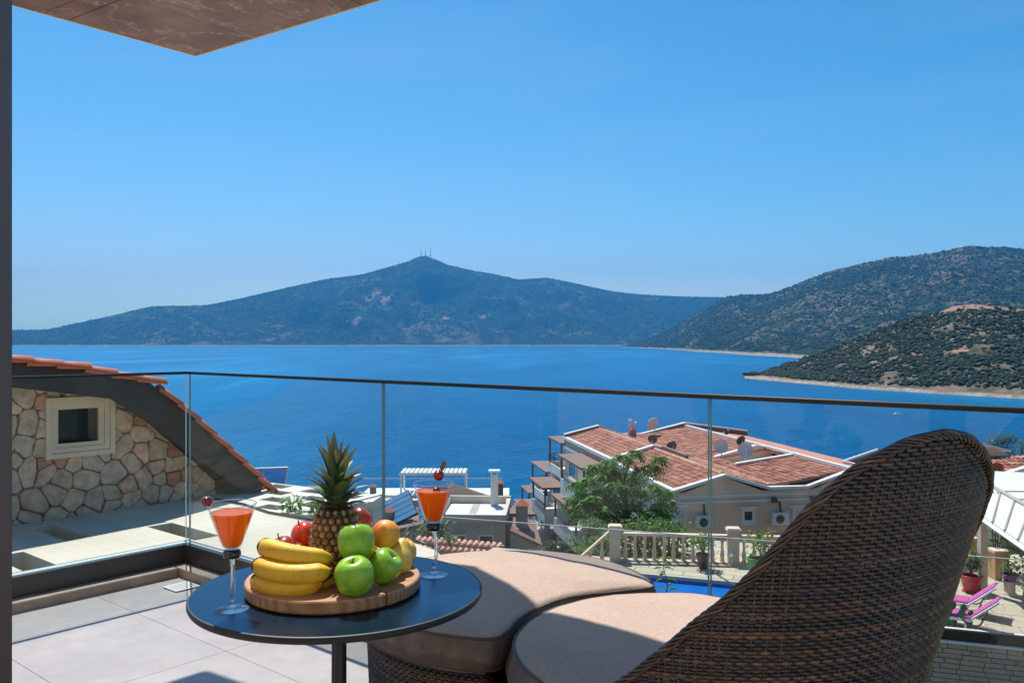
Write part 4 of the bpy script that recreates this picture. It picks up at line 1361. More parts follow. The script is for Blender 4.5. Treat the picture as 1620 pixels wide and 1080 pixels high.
for i, sd in enumerate(seeds):
    cell = [(sd[0] - .5, sd[1] - .5), (sd[0] + .5, sd[1] - .5), (sd[0] + .5, sd[1] + .5), (sd[0] - .5, sd[1] + .5)]
    for j, o2 in enumerate(seeds):
        if j == i or abs(o2[0] - sd[0]) > .9 or abs(o2[1] - sd[1]) > .9:
            continue
        a_, b_ = o2[0] - sd[0], o2[1] - sd[1]
        L_ = math.hypot(a_, b_)
        c_ = (o2[0] ** 2 + o2[1] ** 2 - sd[0] ** 2 - sd[1] ** 2) / 2 - random.uniform(.002, .008) * L_
        cell = clip(cell, a_, b_, c_)
        if len(cell) < 3:
            break
    if len(cell) < 3 or sd[0] < -.7:
        continue
    wc = cell
    n_ = len(wall)
    for q in range(n_):
        p0, p1 = wall[q], wall[(q + 1) % n_]
        a_, b_ = p1[1] - p0[1], -(p1[0] - p0[0])
        L_ = math.hypot(a_, b_)
        wc = clip(wc, a_ / L_, b_ / L_, (a_ * p0[0] + b_ * p0[1]) / L_ - .004) if len(wc) > 2 else []
    if len(wc) < 3:
        continue
    pieces = [wc]
    cx, cz = sum(p[0] for p in wc) / len(wc), sum(p[1] for p in wc) / len(wc)
    if any(fo0 < p[0] < fo1 and fz0 < p[1] < fz1 for p in wc) or (fo0 < cx < fo1 and fz0 < cz < fz1):
        pieces = [cliprect(wc, *rg) for rg in ((-9, fo0, -9, 9), (fo1, 9, -9, 9), (fo0, fo1, fz1, 9), (fo0, fo1, -9, fz0))]
    for pc in pieces:
        if len(pc) < 3 or abs(area(pc)) < .0018:
            continue
        if area(pc) < 0:
            pc = pc[::-1]
        # knock the corners off
        ch = []
        m_ = len(pc)
        for q in range(m_):
            p0, p1 = pc[q], pc[(q + 1) % m_]
            kk = random.uniform(.05, .2); ch += [(p0[0] * (1 - kk) + p1[0] * kk, p0[1] * (1 - kk) + p1[1] * kk), (p0[0] * .5 + p1[0] * .5 + random.uniform(-.008, .008), p0[1] * .5 + p1[1] * .5 + random.uniform(-.008, .008)), (p0[0] * kk + p1[0] * (1 - kk), p0[1] * kk + p1[1] * (1 - kk))]
        ch = [(p[0] + random.uniform(-.006, .006), p[1] + random.uniform(-.006, .006)) for p in ch]
        cx, cz = sum(p[0] for p in ch) / len(ch), sum(p[1] for p in ch) / len(ch)
        dd = random.uniform(.004, .034)
        m_ = len(ch)
        r0 = [HW(s, z, -.03) for s, z in ch]
        r1_ = [HW(s, z, dd * .4) for s, z in ch]
        r2_ = [HW(cx + (s - cx) * .90, cz + (z - cz) * .90, dd + random.uniform(-.003, .003)) for s, z in ch]
        vs = r0 + r1_ + r2_
        fs = []
        for k in range(2):
            for q in range(m_):
                q2 = (q + 1) % m_
                fs.append((k * m_ + q, k * m_ + q2, (k + 1) * m_ + q2, (k + 1) * m_ + q))
        fs.append(tuple(range(2 * m_, 3 * m_)))
        b = MB(); b.add(vs, fs); b.build('stone', M['rubble'], wall_o)
# window
win = None
fo = (HS(70, 675)[0], HS(179, 675)[0], HS(125, 721)[1] , HS(125, 627)[1])
b = MB()
def frame_ring(o, i, d0, d1, b):
    """rectangular ring between outer o and inner i (s0,s1,z0,z1)"""
    b.para(HW(o[0], o[2], d0), V_ * (o[1] - o[0]), ZU * (i[2] - o[2]), U * (d1 - d0))
    b.para(HW(o[0], i[3], d0), V_ * (o[1] - o[0]), ZU * (o[3] - i[3]), U * (d1 - d0))
    b.para(HW(o[0], i[2], d0), V_ * (i[0] - o[0]), ZU * (i[3] - i[2]), U * (d1 - d0))
    b.para(HW(i[1], i[2], d0), V_ * (o[1] - i[1]), ZU * (i[3] - i[2]), U * (d1 - d0))
def shrink(o, k):
    return (o[0] + k, o[1] - k, o[2] + k, o[3] - k)
inn_ = (ws0, ws1, wz0, wz1)
frame_ring(fo, shrink(fo, .05), -.02, .055, b)
wf = b.build('window', M['cream_wood'], house)
b = MB(); frame_ring(shrink(fo, .051), shrink(fo, .105), -.02, .035, b); b.build('frame', M['cream_wood'], wf)
b = MB(); frame_ring(shrink(fo, .106), inn_, -.02, .018, b); b.build('inner_frame', M['cream_wood'], wf)
b = MB(); frame_ring((ws0 - .02, ws1 + .02, wz0 - .02, wz1 + .02), inn_, -.36, -.021, b); b.build('reveal', M['cream_wood'], wf)
b = MB(); b.para(HW(ws0, wz0, -.26), V_ * (ws1 - ws0), ZU * (wz1 - wz0), U * .01); b.build('pane', M['window_glass'], wf)
# roof with barge board
d0 = .32
top_px = [(22, 574), (110, 583), (236, 606), (300, 659), (360, 714), (417, 767)]
top_ = [HS(x, y, d0) for x, y in top_px]
bot_px = [(22, 613), (104, 622), (178, 631), (236, 668), (300, 718), (400, 786)]
bot_ = [HS(x, y, d0) for x, y in bot_px]
sl = (top_[1][1] - top_[0][1]) / (top_[1][0] - top_[0][0])
top_ = [(top_[0][0] - 1.6, top_[0][1] - sl * 1.6)] + top_
bot_ = [(bot_[0][0] - 1.6, bot_[0][1] - sl * 1.6)] + bot_
M['barge'] = plain('dark grey painted board', (0.042, 0.034, 0.034), 0.7, 0.25, 3, bump=0.1, spec=0.3)
b = MB()
for q in range(len(top_) - 1):
    b.prism([HW(*top_[q], d0), HW(*top_[q + 1], d0), HW(*bot_[q + 1], d0), HW(*bot_[q], d0)], -U * .05)
roof = b.build('barge_board', M['barge'], house)
b = MB()
for q in range(len(top_) - 1):
    lo0 = (top_[q][0], top_[q][1] - .16); lo1 = (top_[q + 1][0], top_[q + 1][1] - .16)
    b.prism([HW(*top_[q], d0 - .052), HW(*top_[q + 1], d0 - .052), HW(*lo1, d0 - .052), HW(*lo0, d0 - .052)], -U * 5.0)
roof = b.build('roof', M['barge'], house)
def barrel(L, r0, r1, th=.012, n=9, arc=math.pi):
    """one half-round roof tile lying along +x, hollow side down"""
    b = MB(); vs, fs = [], []
    for (x, r_) in ((0, r0), (L, r1)):
        for off in (0, -th):
            for k in range(n):
                a = arc * k / (n - 1) + (math.pi - arc) / 2
                vs.append((x, math.cos(a) * (r_ + off), math.sin(a) * (r_ + off)))
    for k in range(n - 1):
        fs += [(k, k + 1, 2 * n + k + 1, 2 * n + k), (n + k + 1, n + k, 3 * n + k, 3 * n + k + 1), (k + 1, k, n + k, n + k + 1), (2 * n + k, 2 * n + k + 1, 3 * n + k + 1, 3 * n + k)]
    fs += [(0, 2 * n, 3 * n, n), (n - 1, 2 * n - 1, 4 * n - 1, 3 * n - 1)]
    b.add(vs, fs)
    return b
tile_b = barrel(.36, .085, .070).mesh('roof_tile', M['terracotta_red'], True)
seg = []
for q in range(len(top_) - 1):
    p, r_ = Vector((top_[q][0], top_[q][1])), Vector((top_[q + 1][0], top_[q + 1][1]))
    seg.append((p, r_, (r_ - p).length))
tot = sum(s_[2] for s_ in seg)
pos = 0.0
while pos < tot - .1:
    rem = pos
    for p, r_, L_ in seg:
        if rem <= L_:
            break
        rem -= L_
    dirv = (r_ - p).normalized()
    pt = p + dirv * rem
    ang = math.atan2(dirv.y, dirv.x)
    for lay, (dd, sc) in enumerate(((0.02, 1.0), (-.20, 1.0), (-.42, 1.0))):
        o = obj('roof_tile', tile_b, roof)
        X = V_ * dirv.x + ZU * dirv.y
        Yv = -U
        Zv = X.cross(Yv)
        X2 = (X + Zv * .09).normalized(); Z2 = X2.cross(Yv)
        base = HW(pt.x, pt.y, d0 - .03 + dd) + Z2 * (-.015 + random.uniform(-.004, .004))
        Mx = Matrix((X2, Yv, Z2)).transposed().to_4x4()
        Mx.translation = base
        o.matrix_basis = Mx
    pos += .285

# ------------------------------------------------------------------ pale perforated roof deck below the terrace
ZS = CZ - 1.88
def sp(px, py):
    Y = 1.88 * F / (py - 540)
    return Vector(((px - 810) / F * Y, Y, ZS))
def carve(o, cutter):
    """cut the openings out for good (boolean, then keep the result as the mesh)"""
    md = o.modifiers.new('cut', 'BOOLEAN'); md.operation = 'DIFFERENCE'; md.object = cutter; md.solver = 'EXACT'
    dg = bpy.context.evaluated_depsgraph_get()
    me = bpy.data.meshes.new_from_object(o.evaluated_get(dg))
    o.modifiers.clear()
    o.data = me
    bpy.data.objects.remove(cutter, do_unlink=True)
M['deck'] = None
g = N('pale ribbed concrete deck')
v = g.wpos()
n = g.noise(v, 1.2, 6, 0.6)
rot = g.new('ShaderNodeMapping', {'Vector': v, 'Rotation': (0, 0, R(40)), 'Scale': (1, 1, 1)}).outputs[0]
w = g.new('ShaderNodeTexWave', {'Vector': rot, 'Scale': 2.6, 'Distortion': 0.5, 'Detail': 2}, bands_direction='Y').outputs[1]
c = g.ramp(n, [(0.3, (0.56, 0.49, 0.375)), (0.7, (0.67, 0.60, 0.485))])
c = g.mix(g.math('MULTIPLY', w, 0.10), c, (0.40, 0.36, 0.30))
g.bsdf(c, 0.85, g.bump(w, 0.12, 0.02))
M['deck'] = g.m
curve_px = [(340, 791), (385, 800), (425, 813), (480, 823), (560, 838), (620, 849), (655, 858), (690, 870)]
poly = [sp(*p) for p in curve_px] + [Vector((-.35, 6.6, ZS)), Vector((.1, 4.6, ZS)), Vector((-1.6, 4.95, ZS)), Vector((-4.6, 2.2, ZS)), Vector((-7.4, 5.6, ZS)), HW(-.9, 0, .05), HW(1.9, 0, .05)]
for p in poly:
    p.z = ZS
b = MB(); b.prism([p - ZU * .26 for p in poly], ZU * .26)
deck = tag(b.build('roof_deck', M['deck']), 'pale concrete roof deck with slot openings just below the glass rail', 'roof deck')
b = MB()
H1 = sp(84, 827)
for i in range(-3, 4):
    for j in range(-3, 4):
        p = H1 + U * (.92 * i + 1.06 * j) + V_ * (.80 * i - .675 * j)
        if (i, j) not in ((0, 0), (1, 0), (0, 1)):
            continue
        b.para(p + ZU * -.6, U * .92, V_ * -.26, ZU * 1)
cut = b.build('cutter', M['deck'])
carve(deck, cut)
b = MB(); b.tube([p + ZU * .02 for p in [sp(*q) + Vector((0, .02, 0)) for q in curve_px]], .011, 6)
tag(b.build('cable', M['rail_dark'], None, True), 'thin dark cable lying along the curved edge of the roof deck', 'cable')
# second, farther part with small openings and a beam at its end
far_poly = [sp(418, 762) + Vector((-2.6, 1.5, 0)), sp(418, 762), sp(605, 783.4), sp(590, 793), sp(540, 797), sp(500, 815), sp(425, 810), sp(385, 797), sp(345, 788)]
b = MB(); b.prism([p - ZU * .20 for p in far_poly], ZU * .20)
M['deck_white'] = plain('cream white deck', (0.70, 0.65, 0.56), 0.8, 0.06, 1.5, bump=0.1)
fd = tag(b.build('roof_deck', M['deck_white']), 'farther pale roof deck with two rows of small slanted openings', 'roof deck')
b = MB()
E1 = (sp(605, 783.4) - sp(418, 762)).normalized(); E2 = Vector((-E1.y, E1.x, 0))
for (px, py) in ((440, 769), (438, 779), (435, 790), (430, 802), (497, 777), (497, 788), (495, 799), (560, 786)):
    p = sp(px, py)
    b.para(p - E1 * .17 - E2 * .10 - ZU * .6, E1 * .34, E2 * .22, ZU * 1)
carve(fd, b.build('cutter', M['deck']))
b = MB(); q = sp(605, 783.4)
b.para(q - ZU * .34 - E1 * .08, E1 * .08, -E2 * .9, ZU * .36)
b.para(q - ZU * .34 - E1 * 1.6 - E2 * .08, E1 * 1.515, E2 * .08, ZU * .30)
for k in range(2):
    b.para(q - ZU * 2.6 - E1 * (.10 + k * 1.3) - E2 * (.15), E1 * .10, -E2 * .10, ZU * 2.3)
t_ = tag(b.build('deck_beam', M['white_paint']), 'white beam and posts at the right end of the far roof deck', 'beam')

def leaf_cloud(name, centre, rad, n, size, mat, parent=None, seed=0, shell_=0.35):
    b = MB()
    rd = random.Random(seed)
    for i in range(n):
        while True:
            p = Vector((rd.uniform(-1, 1), rd.uniform(-1, 1), rd.uniform(-1, 1)))
            if shell_ < p.length < 1:
                break
        lump = 1 + .35 * noise.noise(p * 2.2 + Vector((seed, 0, 0)))
        c = Vector(centre) + Vector((p.x * rad[0], p.y * rad[1], p.z * rad[2])) * lump
        d = Vector((rd.uniform(-1, 1), rd.uniform(-1, 1), rd.uniform(-.7, .5))).normalized()
        up = Vector((rd.uniform(-.5, .5), rd.uniform(-.5, .5), 1)).normalized()
        sd_ = d.cross(up).normalized()
        L_ = size * rd.uniform(.7, 1.3); w_ = L_ * .30
        b.add([c, c + d * L_ * .5 + sd_ * w_, c + d * L_ - up * L_ * .12, c + d * L_ * .5 - sd_ * w_], [(0, 1, 2, 3)])
    return b.build(name, mat, parent)
def leaf_mat(name, a, b_, c_):
    g = N(name)
    geo = g.new('ShaderNodeNewGeometry')
    c = g.ramp(geo.outputs['Random Per Island'], [(0.0, a), (0.5, b_), (1.0, c_)])
    df = g.new('ShaderNodeBsdfPrincipled', {'Base Color': c, 'Roughness': 0.5, 'Specular IOR Level': 0.35})
    tl = g.new('ShaderNodeBsdfTranslucent', {'Color': g.mix(0.5, c, (0.25, 0.40, 0.03))})
    mx = g.new('ShaderNodeMixShader', {0: 0.40, 1: df.outputs[0], 2: tl.outputs[0]})
    g.l.new(mx.outputs[0], g.out.inputs['Surface'])
    return g.m
M['leaf_dark'] = leaf_mat('dark green leaves', (0.014, 0.085, 0.006), (0.040, 0.175, 0.010), (0.090, 0.27, 0.018))
M['leaf_light'] = leaf_mat('light green leaves', (0.06, 0.15, 0.025), (0.12, 0.24, 0.045), (0.20, 0.32, 0.08))
M['leaf_grey'] = leaf_mat('grey green leaves', (0.035, 0.060, 0.040), (0.065, 0.095, 0.06), (0.11, 0.14, 0.085))
M['bark'] = plain('bark', (0.11, 0.08, 0.055), 0.9, 0.3, 12, bump=0.5, bscale=30)
M['flower'] = leaf_mat('magenta flowers', (0.50, 0.02, 0.12), (0.65, 0.03, 0.16), (0.75, 0.08, 0.2))
M['flower_red'] = leaf_mat('red flowers', (0.55, 0.03, 0.02), (0.65, 0.06, 0.03), (0.75, 0.12, 0.06))

def plant(name, label, base, h, rad, n, size, mat='leaf_light', group=None, flower=None, seed=1, cat='plant', stems=4):
    t = thing(name, label, cat, base, group)
    base = Vector(base)
    leaf_cloud('foliage', base + ZU * (h * .62), (rad, rad, h * .42), n, size, M[mat], t, seed, 0.0)
    b = MB()
    rd = random.Random(seed)
    for k in range(stems):
        a = rd.uniform(0, 6.28)
        e = base + Vector((math.cos(a) * rad * .6, math.sin(a) * rad * .6, h * .85))
        b.tube([base, base.lerp(e, .5) + ZU * h * .08, e], [size * .12, size * .09, size * .05], 5)
    b.build('stem', M['bark'], t)
    if flower:
        leaf_cloud('flowers', base + ZU * (h * .75), (rad * .9, rad * .9, h * .35), max(10, n // 7), size * .7, M[flower], t, seed + 5, 0.3)
    return t
pb = sp(452, 817) + Vector((0, .25, -.02))
plant('trailing_plant', 'light green trailing plant at the left on the curved deck edge', pb, .20, .16, 110, .065, seed=3)
pb = sp(497, 822) + Vector((0, .25, -.02))
plant('trailing_plant', 'bushier green plant beside the pineapple on the deck edge', pb, .18, .15, 130, .06, seed=4)

# framed glass screen beyond the gable
t_ = thing('glass_screen', 'small framed glass screen standing beyond the stone gable', 'glass screen', at(430, 765, 14.0))
p0, p1 = at(398, 741, 14.0), at(455, 739, 14.0)
b = MB()
b.tube([p0, p1], .012, 6); b.tube([p1, at(450, 772, 14.0)], .014, 6); b.tube([at(417, 741, 14.0), at(417, 772, 14.0)], .008, 6); b.tube([p0, at(398, 775, 14.0)], .012, 6)
b.build('frame', M['white_metal'], t_)
b = MB(); b.prism([p0, p1, at(450, 772, 14.0), at(398, 775, 14.0)], (0, .01, 0)); b.build('pane', glass_pane('dark tinted glass', (0.55, 0.68, 0.80)), t_)

# ------------------------------------------------------------------ houses below, in the middle
class Fr:
    """building frame: s to the right, t away, z up"""
    def __init__(s, O, a):
        s.O = Vector((O[0], O[1], 0)); s.a = Vector((a[0], a[1], 0)).normalized(); s.b = Vector((-s.a.y, s.a.x, 0))
    def P(s, x, t, z):
        return s.O + s.a * x + s.b * t + ZU * z
    def box(s, m, x0, x1, t0, t1, z0, z1, mi=0):
        m.para(s.P(x0, t0, z0), s.a * (x1 - x0), s.b * (t1 - t0), ZU * (z1 - z0), mi)
    def part(s, name, mat, parent, *boxes):
        m = MB()
        for q in boxes:
            s.box(m, *q)
        return m.build(name, mat, parent)

def tiles_on(fr, s0, s1, t0, t1, z0, z1, pitch=.26, course=.36, hole=None, jitter=.012):
    """courses of half-round tiles on the slope rising from (s0, z0) to (s1, z1); rows step along t"""
    b = MB()
    L_ = math.hypot(s1 - s0, z1 - z0)
    ds, dz_ = (s1 - s0) / L_, (z1 - z0) / L_
    up = fr.a * (-dz_) + ZU * ds
    if up.z < 0:
        up = -up
    nt = int((t1 - t0) / pitch); nc = int(L_ / course) + 1
    r_ = pitch * .5
    for i in range(nt):
        t = t0 + (i + .5) * (t1 - t0) / nt
        for j in range(nc):
            l0 = j * course; l1 = min(l0 + course * 1.08, L_)
            if l1 - l0 < .05:
                continue
            sm = s0 + ds * (l0 + l1) / 2
            if hole and hole[0] < sm < hole[1] and hole[2] < t < hole[3]:
                continue
            lift0, lift1 = .030 + random.uniform(-jitter, jitter), .004
            vs = []
            for (l, lf, rr) in ((l0, lift0, r_ * .98), (l1, lift1, r_ * .86)):
                c = fr.P(s0 + ds * l, t, z0 + dz_ * l) + up * lf
                for q in range(5):
                    a = math.pi * q / 4
                    vs.append(c + fr.b * (math.cos(a) * rr) + up * (math.sin(a) * rr * .62))
            b.add(vs, [(q, q + 1, q + 6, q + 5) for q in range(4)] + [(4, 3, 2, 1, 0)])
    return b

def window(fr, parent, s0, s1, t, z0, z1, d, fw=.10, glass='window_glass', frame='white_paint', name='window'):
    """framed window on a wall facing -t"""
    m = MB()
    fr.box(m, s0, s1, t - d, t - .002, z0, z0 + fw); fr.box(m, s0, s1, t - d, t - .002, z1 - fw, z1)
    fr.box(m, s0, s0 + fw, t - d, t - .002, z0 + fw, z1 - fw); fr.box(m, s1 - fw, s1, t - d, t - .002, z0 + fw, z1 - fw)
    w = m.build(name, M[frame], parent)
    fr.part('pane', M[glass], w, (s0 + fw, s1 - fw, t - d * .35, t - .004, z0 + fw, z1 - fw))
    return w

def side_window(fr, parent, s, t0, t1, z0, z1, d=.06, fw=.09, glass='blue_glass', name='window'):
    """framed window on a wall facing -s"""
    m = MB()
    fr.box(m, s - d, s - .002, t0, t1, z0, z0 + fw); fr.box(m, s - d, s - .002, t0, t1, z1 - fw, z1)
    fr.box(m, s - d, s - .002, t0, t0 + fw, z0 + fw, z1 - fw); fr.box(m, s - d, s - .002, t1 - fw, t1, z0 + fw, z1 - fw)
    w = m.build(name, M['white_paint'], parent)
    fr.part('pane', M[glass], w, (s - d * .35, s - .004, t0 + fw, t1 - fw, z0 + fw, z1 - fw))
    return w

# white flat-roofed house
fr = Fr((at(690, 812, 56).x, 56), (1, -.05))
zf = CZ - (813 - 540) / F * 56
h_ = thing('flat_roof_house', 'white flat roofed house with low parapet behind the right cocktail', 'house', fr.P(0, 0, -22))
wd = (799 - 690) / F * 56
fr.part('wall', M['plaster_grey'], h_, (0, wd, 0, 6.2, -24, zf - .45))
fr.part('roof', M['white_paint'], h_, (.2, wd - .2, .2, 6.0, zf - .45, zf - .40))
fr.part('parapet', M['plaster_pale'], h_, (-.08, wd + .08, -.08, .22, zf - .47, zf + .0), (-.08, wd + .08, 6.0, 6.28, zf - .47, zf + .12), (-.08, .22, .22, 6.0, zf - .47, zf), (wd - .22, wd + .08, .22, 6.0, zf - .47, zf))
fr.part('roof_strip', M['plaster_grey'], h_, (wd * .42, wd * .54, .25, 5.9, zf - .40, zf - .385))
window(fr, h_, 1.0, 2.0, 0, zf - 2.6, zf - 1.3, .06)
window(fr, h_, 2.8, 3.8, 0, zf - 2.6, zf - 1.3, .06)

# hipped brown roof house with roof terrace, pergola and glass rail
fr = Fr((at(605, 790, 64).x, 64), (1, 0))
ze = CZ - (790 - 540) / F * 64
h_ = thing('terrace_house', 'pale house with brown hipped roof and a glass railed roof terrace', 'house', fr.P(0, 0, -26))
fr.part('wall', M['plaster_pale'], h_, (-2.0, 9.3, 0, 4.2, -28, ze - .05))
fr.part('terrace_slab', M['white_paint'], h_, (-1.8, 9.5, 1.2, 4.4, ze - .05, ze + .12))
b = MB()
A = [fr.P(3.2, -.4, ze + .02), fr.P(8.6, -.4, ze + .02), fr.P(8.2, 1.1, ze + .05), fr.P(3.2, 1.1, ze + .05), fr.P(5.0, .9, ze + 1.15)]
b.add(A, [(0, 1, 4), (1, 2, 4), (2, 3, 4), (3, 0, 4), (3, 2, 1, 0)]); b.build('roof', M['brown_roof'], h_)
# pergola
t_ = thing('pergola', 'white slatted pergola on the roof terrace above the sea', 'pergola', at(690, 786, 67))
zp = CZ - (748 - 540) / F * 67
x0, x1 = at(636, 0, 67).x, at(738, 0, 67).x
for x in (x0 + .06, x1 - .06):
    for y in (65.9, 67.9):
        b = MB(); b.box(x, y, (zp + ze + .12) / 2, .13, .13, zp - ze - .12); b.build('post', M['white_metal'], t_)
for y in (65.9, 67.9):
    b = MB(); b.box((x0 + x1) / 2, y, zp + .08, x1 - x0 + .1, .14, .16); b.build('beam', M['white_metal'], t_)
for k in range(15):
    b = MB(); b.box(x0 + .15 + k * (x1 - x0 - .3) / 14, 66.9, zp + .20, .24, 2.4, .05); b.build('slat', M['white_paint'], t_)
# glass rail of that terrace
t_ = thing('terrace_glass_rail', 'glass balustrade round the roof terrace by the sea', 'railing', at(690, 786, 65.4))
for (pa, pb_, y) in ((572, 640, 65.5), (641, 715, 65.5), (716, 770, 65.5), (771, 794, 65.5)):
    b = MB(); q0 = at(pa, 757, y); q1 = at(pb_, 756, y)
    b.para((q0.x, y, ze + .13), (q1.x - q0.x - .05, 0, 0), (0, .015, 0), (0, 0, q0.z - ze - .24)); b.build('glass_panel', M['pane_thin'], t_)
    b = MB(); b.box((q0.x + q1.x) / 2, y, q0.z + .02, q1.x - q0.x, .05, .04); b.build('top_rail', M['white_metal'], t_)
def chimney(px0, px1, ytop, ybot, Y, label, mat, cap):
    t = thing('chimney', label, 'chimney', at((px0 + px1) / 2, ybot, Y))
    x0, x1 = at(px0, 0, Y).x, at(px1, 0, Y).x
    zt, zb = at(0, ytop, Y).z, at(0, ybot, Y).z
    w = x1 - x0
    b = MB(); b.box((x0 + x1) / 2, Y + w / 2, (zt + zb) / 2 - 1.5, w, w, zt - zb + 3.0); b.build('shaft', M[mat], t)
    if cap == 'slab':
        b = MB(); b.box((x0 + x1) / 2, Y + w / 2, zt + .30, w * 1.5, w * 1.5, .12); b.build('cap', M['white_metal'], t)
        for dx in (-.4, .4):
            for dy in (-.4, .4):
                b = MB(); b.box((x0 + x1) / 2 + dx * w, Y + w / 2 + dy * w, zt + .12, w * .14, w * .14, .24); b.build('leg', M['white_metal'], t)
    else:
        b = MB(); cx, cy = (x0 + x1) / 2, Y + w / 2; e = w * .62
        b.add([(cx - e, cy - e, zt), (cx + e, cy - e, zt), (cx + e, cy + e, zt), (cx - e, cy + e, zt), (cx, cy, zt + w * .55)], [(0, 1, 4), (1, 2, 4), (2, 3, 4), (3, 0, 4), (3, 2, 1, 0)])
        b.build('cap', M['terracotta_red'], t)
chimney(776, 788, 752, 792, 60.8, 'tall white chimney with a flat slab cap by the flat roof', 'white_paint', 'slab')
chimney(785, 796, 765, 796, 63.5, 'brown chimney with a pointed tile cap beside the white chimney', 'brown_roof', 'tile')
chimney(585, 594, 770, 792, 62, 'small grey chimney with red cap in front of the glass balustrade', 'plaster_grey', 'tile')
chimney(607, 621, 810, 840, 43, 'short chimney with red tile caps below the solar panels', 'plaster_grey', 'tile')
chimney(816, 835, 800, 840, 58, 'wide grey chimney with red tile cap left of the apartments', 'plaster_grey', 'tile')

# brown roofs with the solar panel
def slab_roof(name, label, pts, mat, th=.16, wall_mat='plaster_grey', cat='house', wall_h=9):
    t = thing(name, label, cat, (pts[0].x, pts[0].y, pts[0].z - wall_h))
    b = MB(); b.prism([p - ZU * th for p in pts], ZU * th); b.build('roof', M[mat], t)
    c = sum(pts, Vector((0, 0, 0))) / len(pts)
    ins = [c + (p - c) * .93 for p in pts]
    zmin = min(p.z for p in pts)
    b = MB(); n_ = len(ins)
    lo_ = [Vector((p.x, p.y, zmin - wall_h)) for p in ins]; hi_ = [p - ZU * (th + .005) for p in ins]
    b.add(lo_ + hi_, [tuple(range(n_ - 1, -1, -1)), tuple(range(n_, 2 * n_))] + [(i, (i + 1) % n_, (i + 1) % n_ + n_, i + n_) for i in range(n_)]); b.build('wall', M[wall_mat], t)
    return t
slab_roof('brown_roof_house', 'house with brown sloping roof under the solar panels', [at(600, 842, 41), at(668, 828, 41), at(702, 806, 46), at(640, 800, 48)], 'brown_roof')
slab_roof('brown_roof_house', 'house with brown roof seen past the pineapple', [at(560, 832, 44), at(604, 850, 42), at(604, 818, 47), at(575, 800, 50)], 'brown_roof')
slab_roof('brown_roof_house', 'house with brown roof sloping down beside the apartments', [at(795, 815, 60), at(806, 838, 56), at(858, 862, 56), at(846, 822, 60)], 'brown_roof')
slab_roof('brown_roof_house', 'small brown roof behind the wide grey chimney', [at(790, 798, 66), at(800, 812, 62), at(820, 812, 62), at(822, 800, 66)], 'brown_roof')

# solar water heater
sa_, sb_, sc_, sd_ = at(606, 838, 42.5), at(660, 812, 42.5), at(645, 775, 44.5), at(606, 795, 44.5)
t_ = thing('solar_panel', 'tilted blue solar panel with black frame on the brown roof', 'solar panel', at(632, 838, 42.5))
g = N('solar glass'); g.bsdf((0.10, 0.22, 0.36), 0.12, **{'Specular IOR Level': 0.8}); M['solar'] = g.m
nrm_ = (sb_ - sa_).cross(sd_ - sa_).normalized()
if nrm_.z < 0:
    nrm_ = -nrm_
for k in range(5):
    u0, u1 = k / 5 + .012, (k + 1) / 5 - .012
    L0, L1 = sa_.lerp(sd_, u0), sa_.lerp(sd_, u1)
    R0, R1_ = sb_.lerp(sc_, u0), sb_.lerp(sc_, u1)
    b = MB(); b.prism([L0, R0, R1_, L1], nrm_ * .04); b.build('panel', M['solar'], t_)
b = MB()
for p, q in ((sa_, sb_), (sb_, sc_), (sc_, sd_), (sd_, sa_)):
    b.tube([p - nrm_ * .03, q - nrm_ * .03], .05, 5)
for p in (sc_, sd_):
    b.tube([p, p - ZU * 1.2 + Vector((0, .3, 0))], .03, 5)
b.build('frame', M['black_iron'], t_)
s2 = [p + Vector((1.75, .1, .18)) for p in (sa_, sb_, sc_, sd_)]
s2 = [s2[0].lerp(s2[1], .05), s2[0].lerp(s2[1], .75), s2[3].lerp(s2[2], .75), s2[3].lerp(s2[2], .05)]
t_ = thing('solar_panel', 'second solar panel just behind the right cocktail', 'solar panel', s2[0])
for k in range(4):
    u0, u1 = k / 4 + .012, (k + 1) / 4 - .012
    b = MB(); b.prism([s2[0].lerp(s2[3], u0), s2[1].lerp(s2[2], u0), s2[1].lerp(s2[2], u1), s2[0].lerp(s2[3], u1)], nrm_ * .04); b.build('panel', M['solar'], t_)
b = MB()
for q in range(4):
    b.tube([s2[q] - nrm_ * .03, s2[(q + 1) % 4] - nrm_ * .03], .05, 5)
b.build('frame', M['black_iron'], t_)

# garden wall with a double row of tiles on top
wl0, wl1 = at(654, 858, 28.0), at(792, 850, 27.0)
t_ = thing('tiled_wall', 'garden wall topped with two rows of pink curved tiles', 'wall', wl0)
d_ = (wl1 - wl0); d_.z = 0; L_ = d_.length; d_ = d_.normalized(); nb_ = Vector((-d_.y, d_.x, 0))
b = MB(); b.para(wl0 - ZU * 4 - nb_ * -.10, d_ * L_, nb_ * .25, ZU * 3.9); b.build('wall', M['plaster_grey'], t_)
M['pink_tile'] = island('weathered pink tiles', [(0.1, lin(205, 140, 120)), (0.5, lin(225, 165, 145)), (0.9, lin(190, 118, 98))], 0.8)
for rw in range(2):
    nt = int(L_ / .20)
    for k in range(nt):
        tb = barrel(.34, .085, .075, .014, 7)
        p = wl0 + d_ * (k + .5) * (L_ / nt) + nb_ * (-.30 + rw * .26) + ZU * (-.16 + rw * .15)
        X = (nb_ + ZU * .42).normalized(); Yv = -d_; Zv = X.cross(Yv)
        if k == 0 and rw == 0:
            tile_p = tb.mesh('roof_tile', M['pink_tile'], True)
        o = obj('roof_tile', tile_p); o.parent = t_; o.matrix_parent_inverse = t_.matrix_basis.inverted()
        Mx = Matrix((X, Yv, Zv)).transposed().to_4x4(); Mx.translation = p + ZU * random.uniform(-.008, .008)
        o.matrix_basis = Mx
b = MB(); b.para(wl0 + nb_ * .22 + ZU * -.02, d_ * L_, nb_ * .12, ZU * .10); b.build('coping', M['pink_tile'], t_)
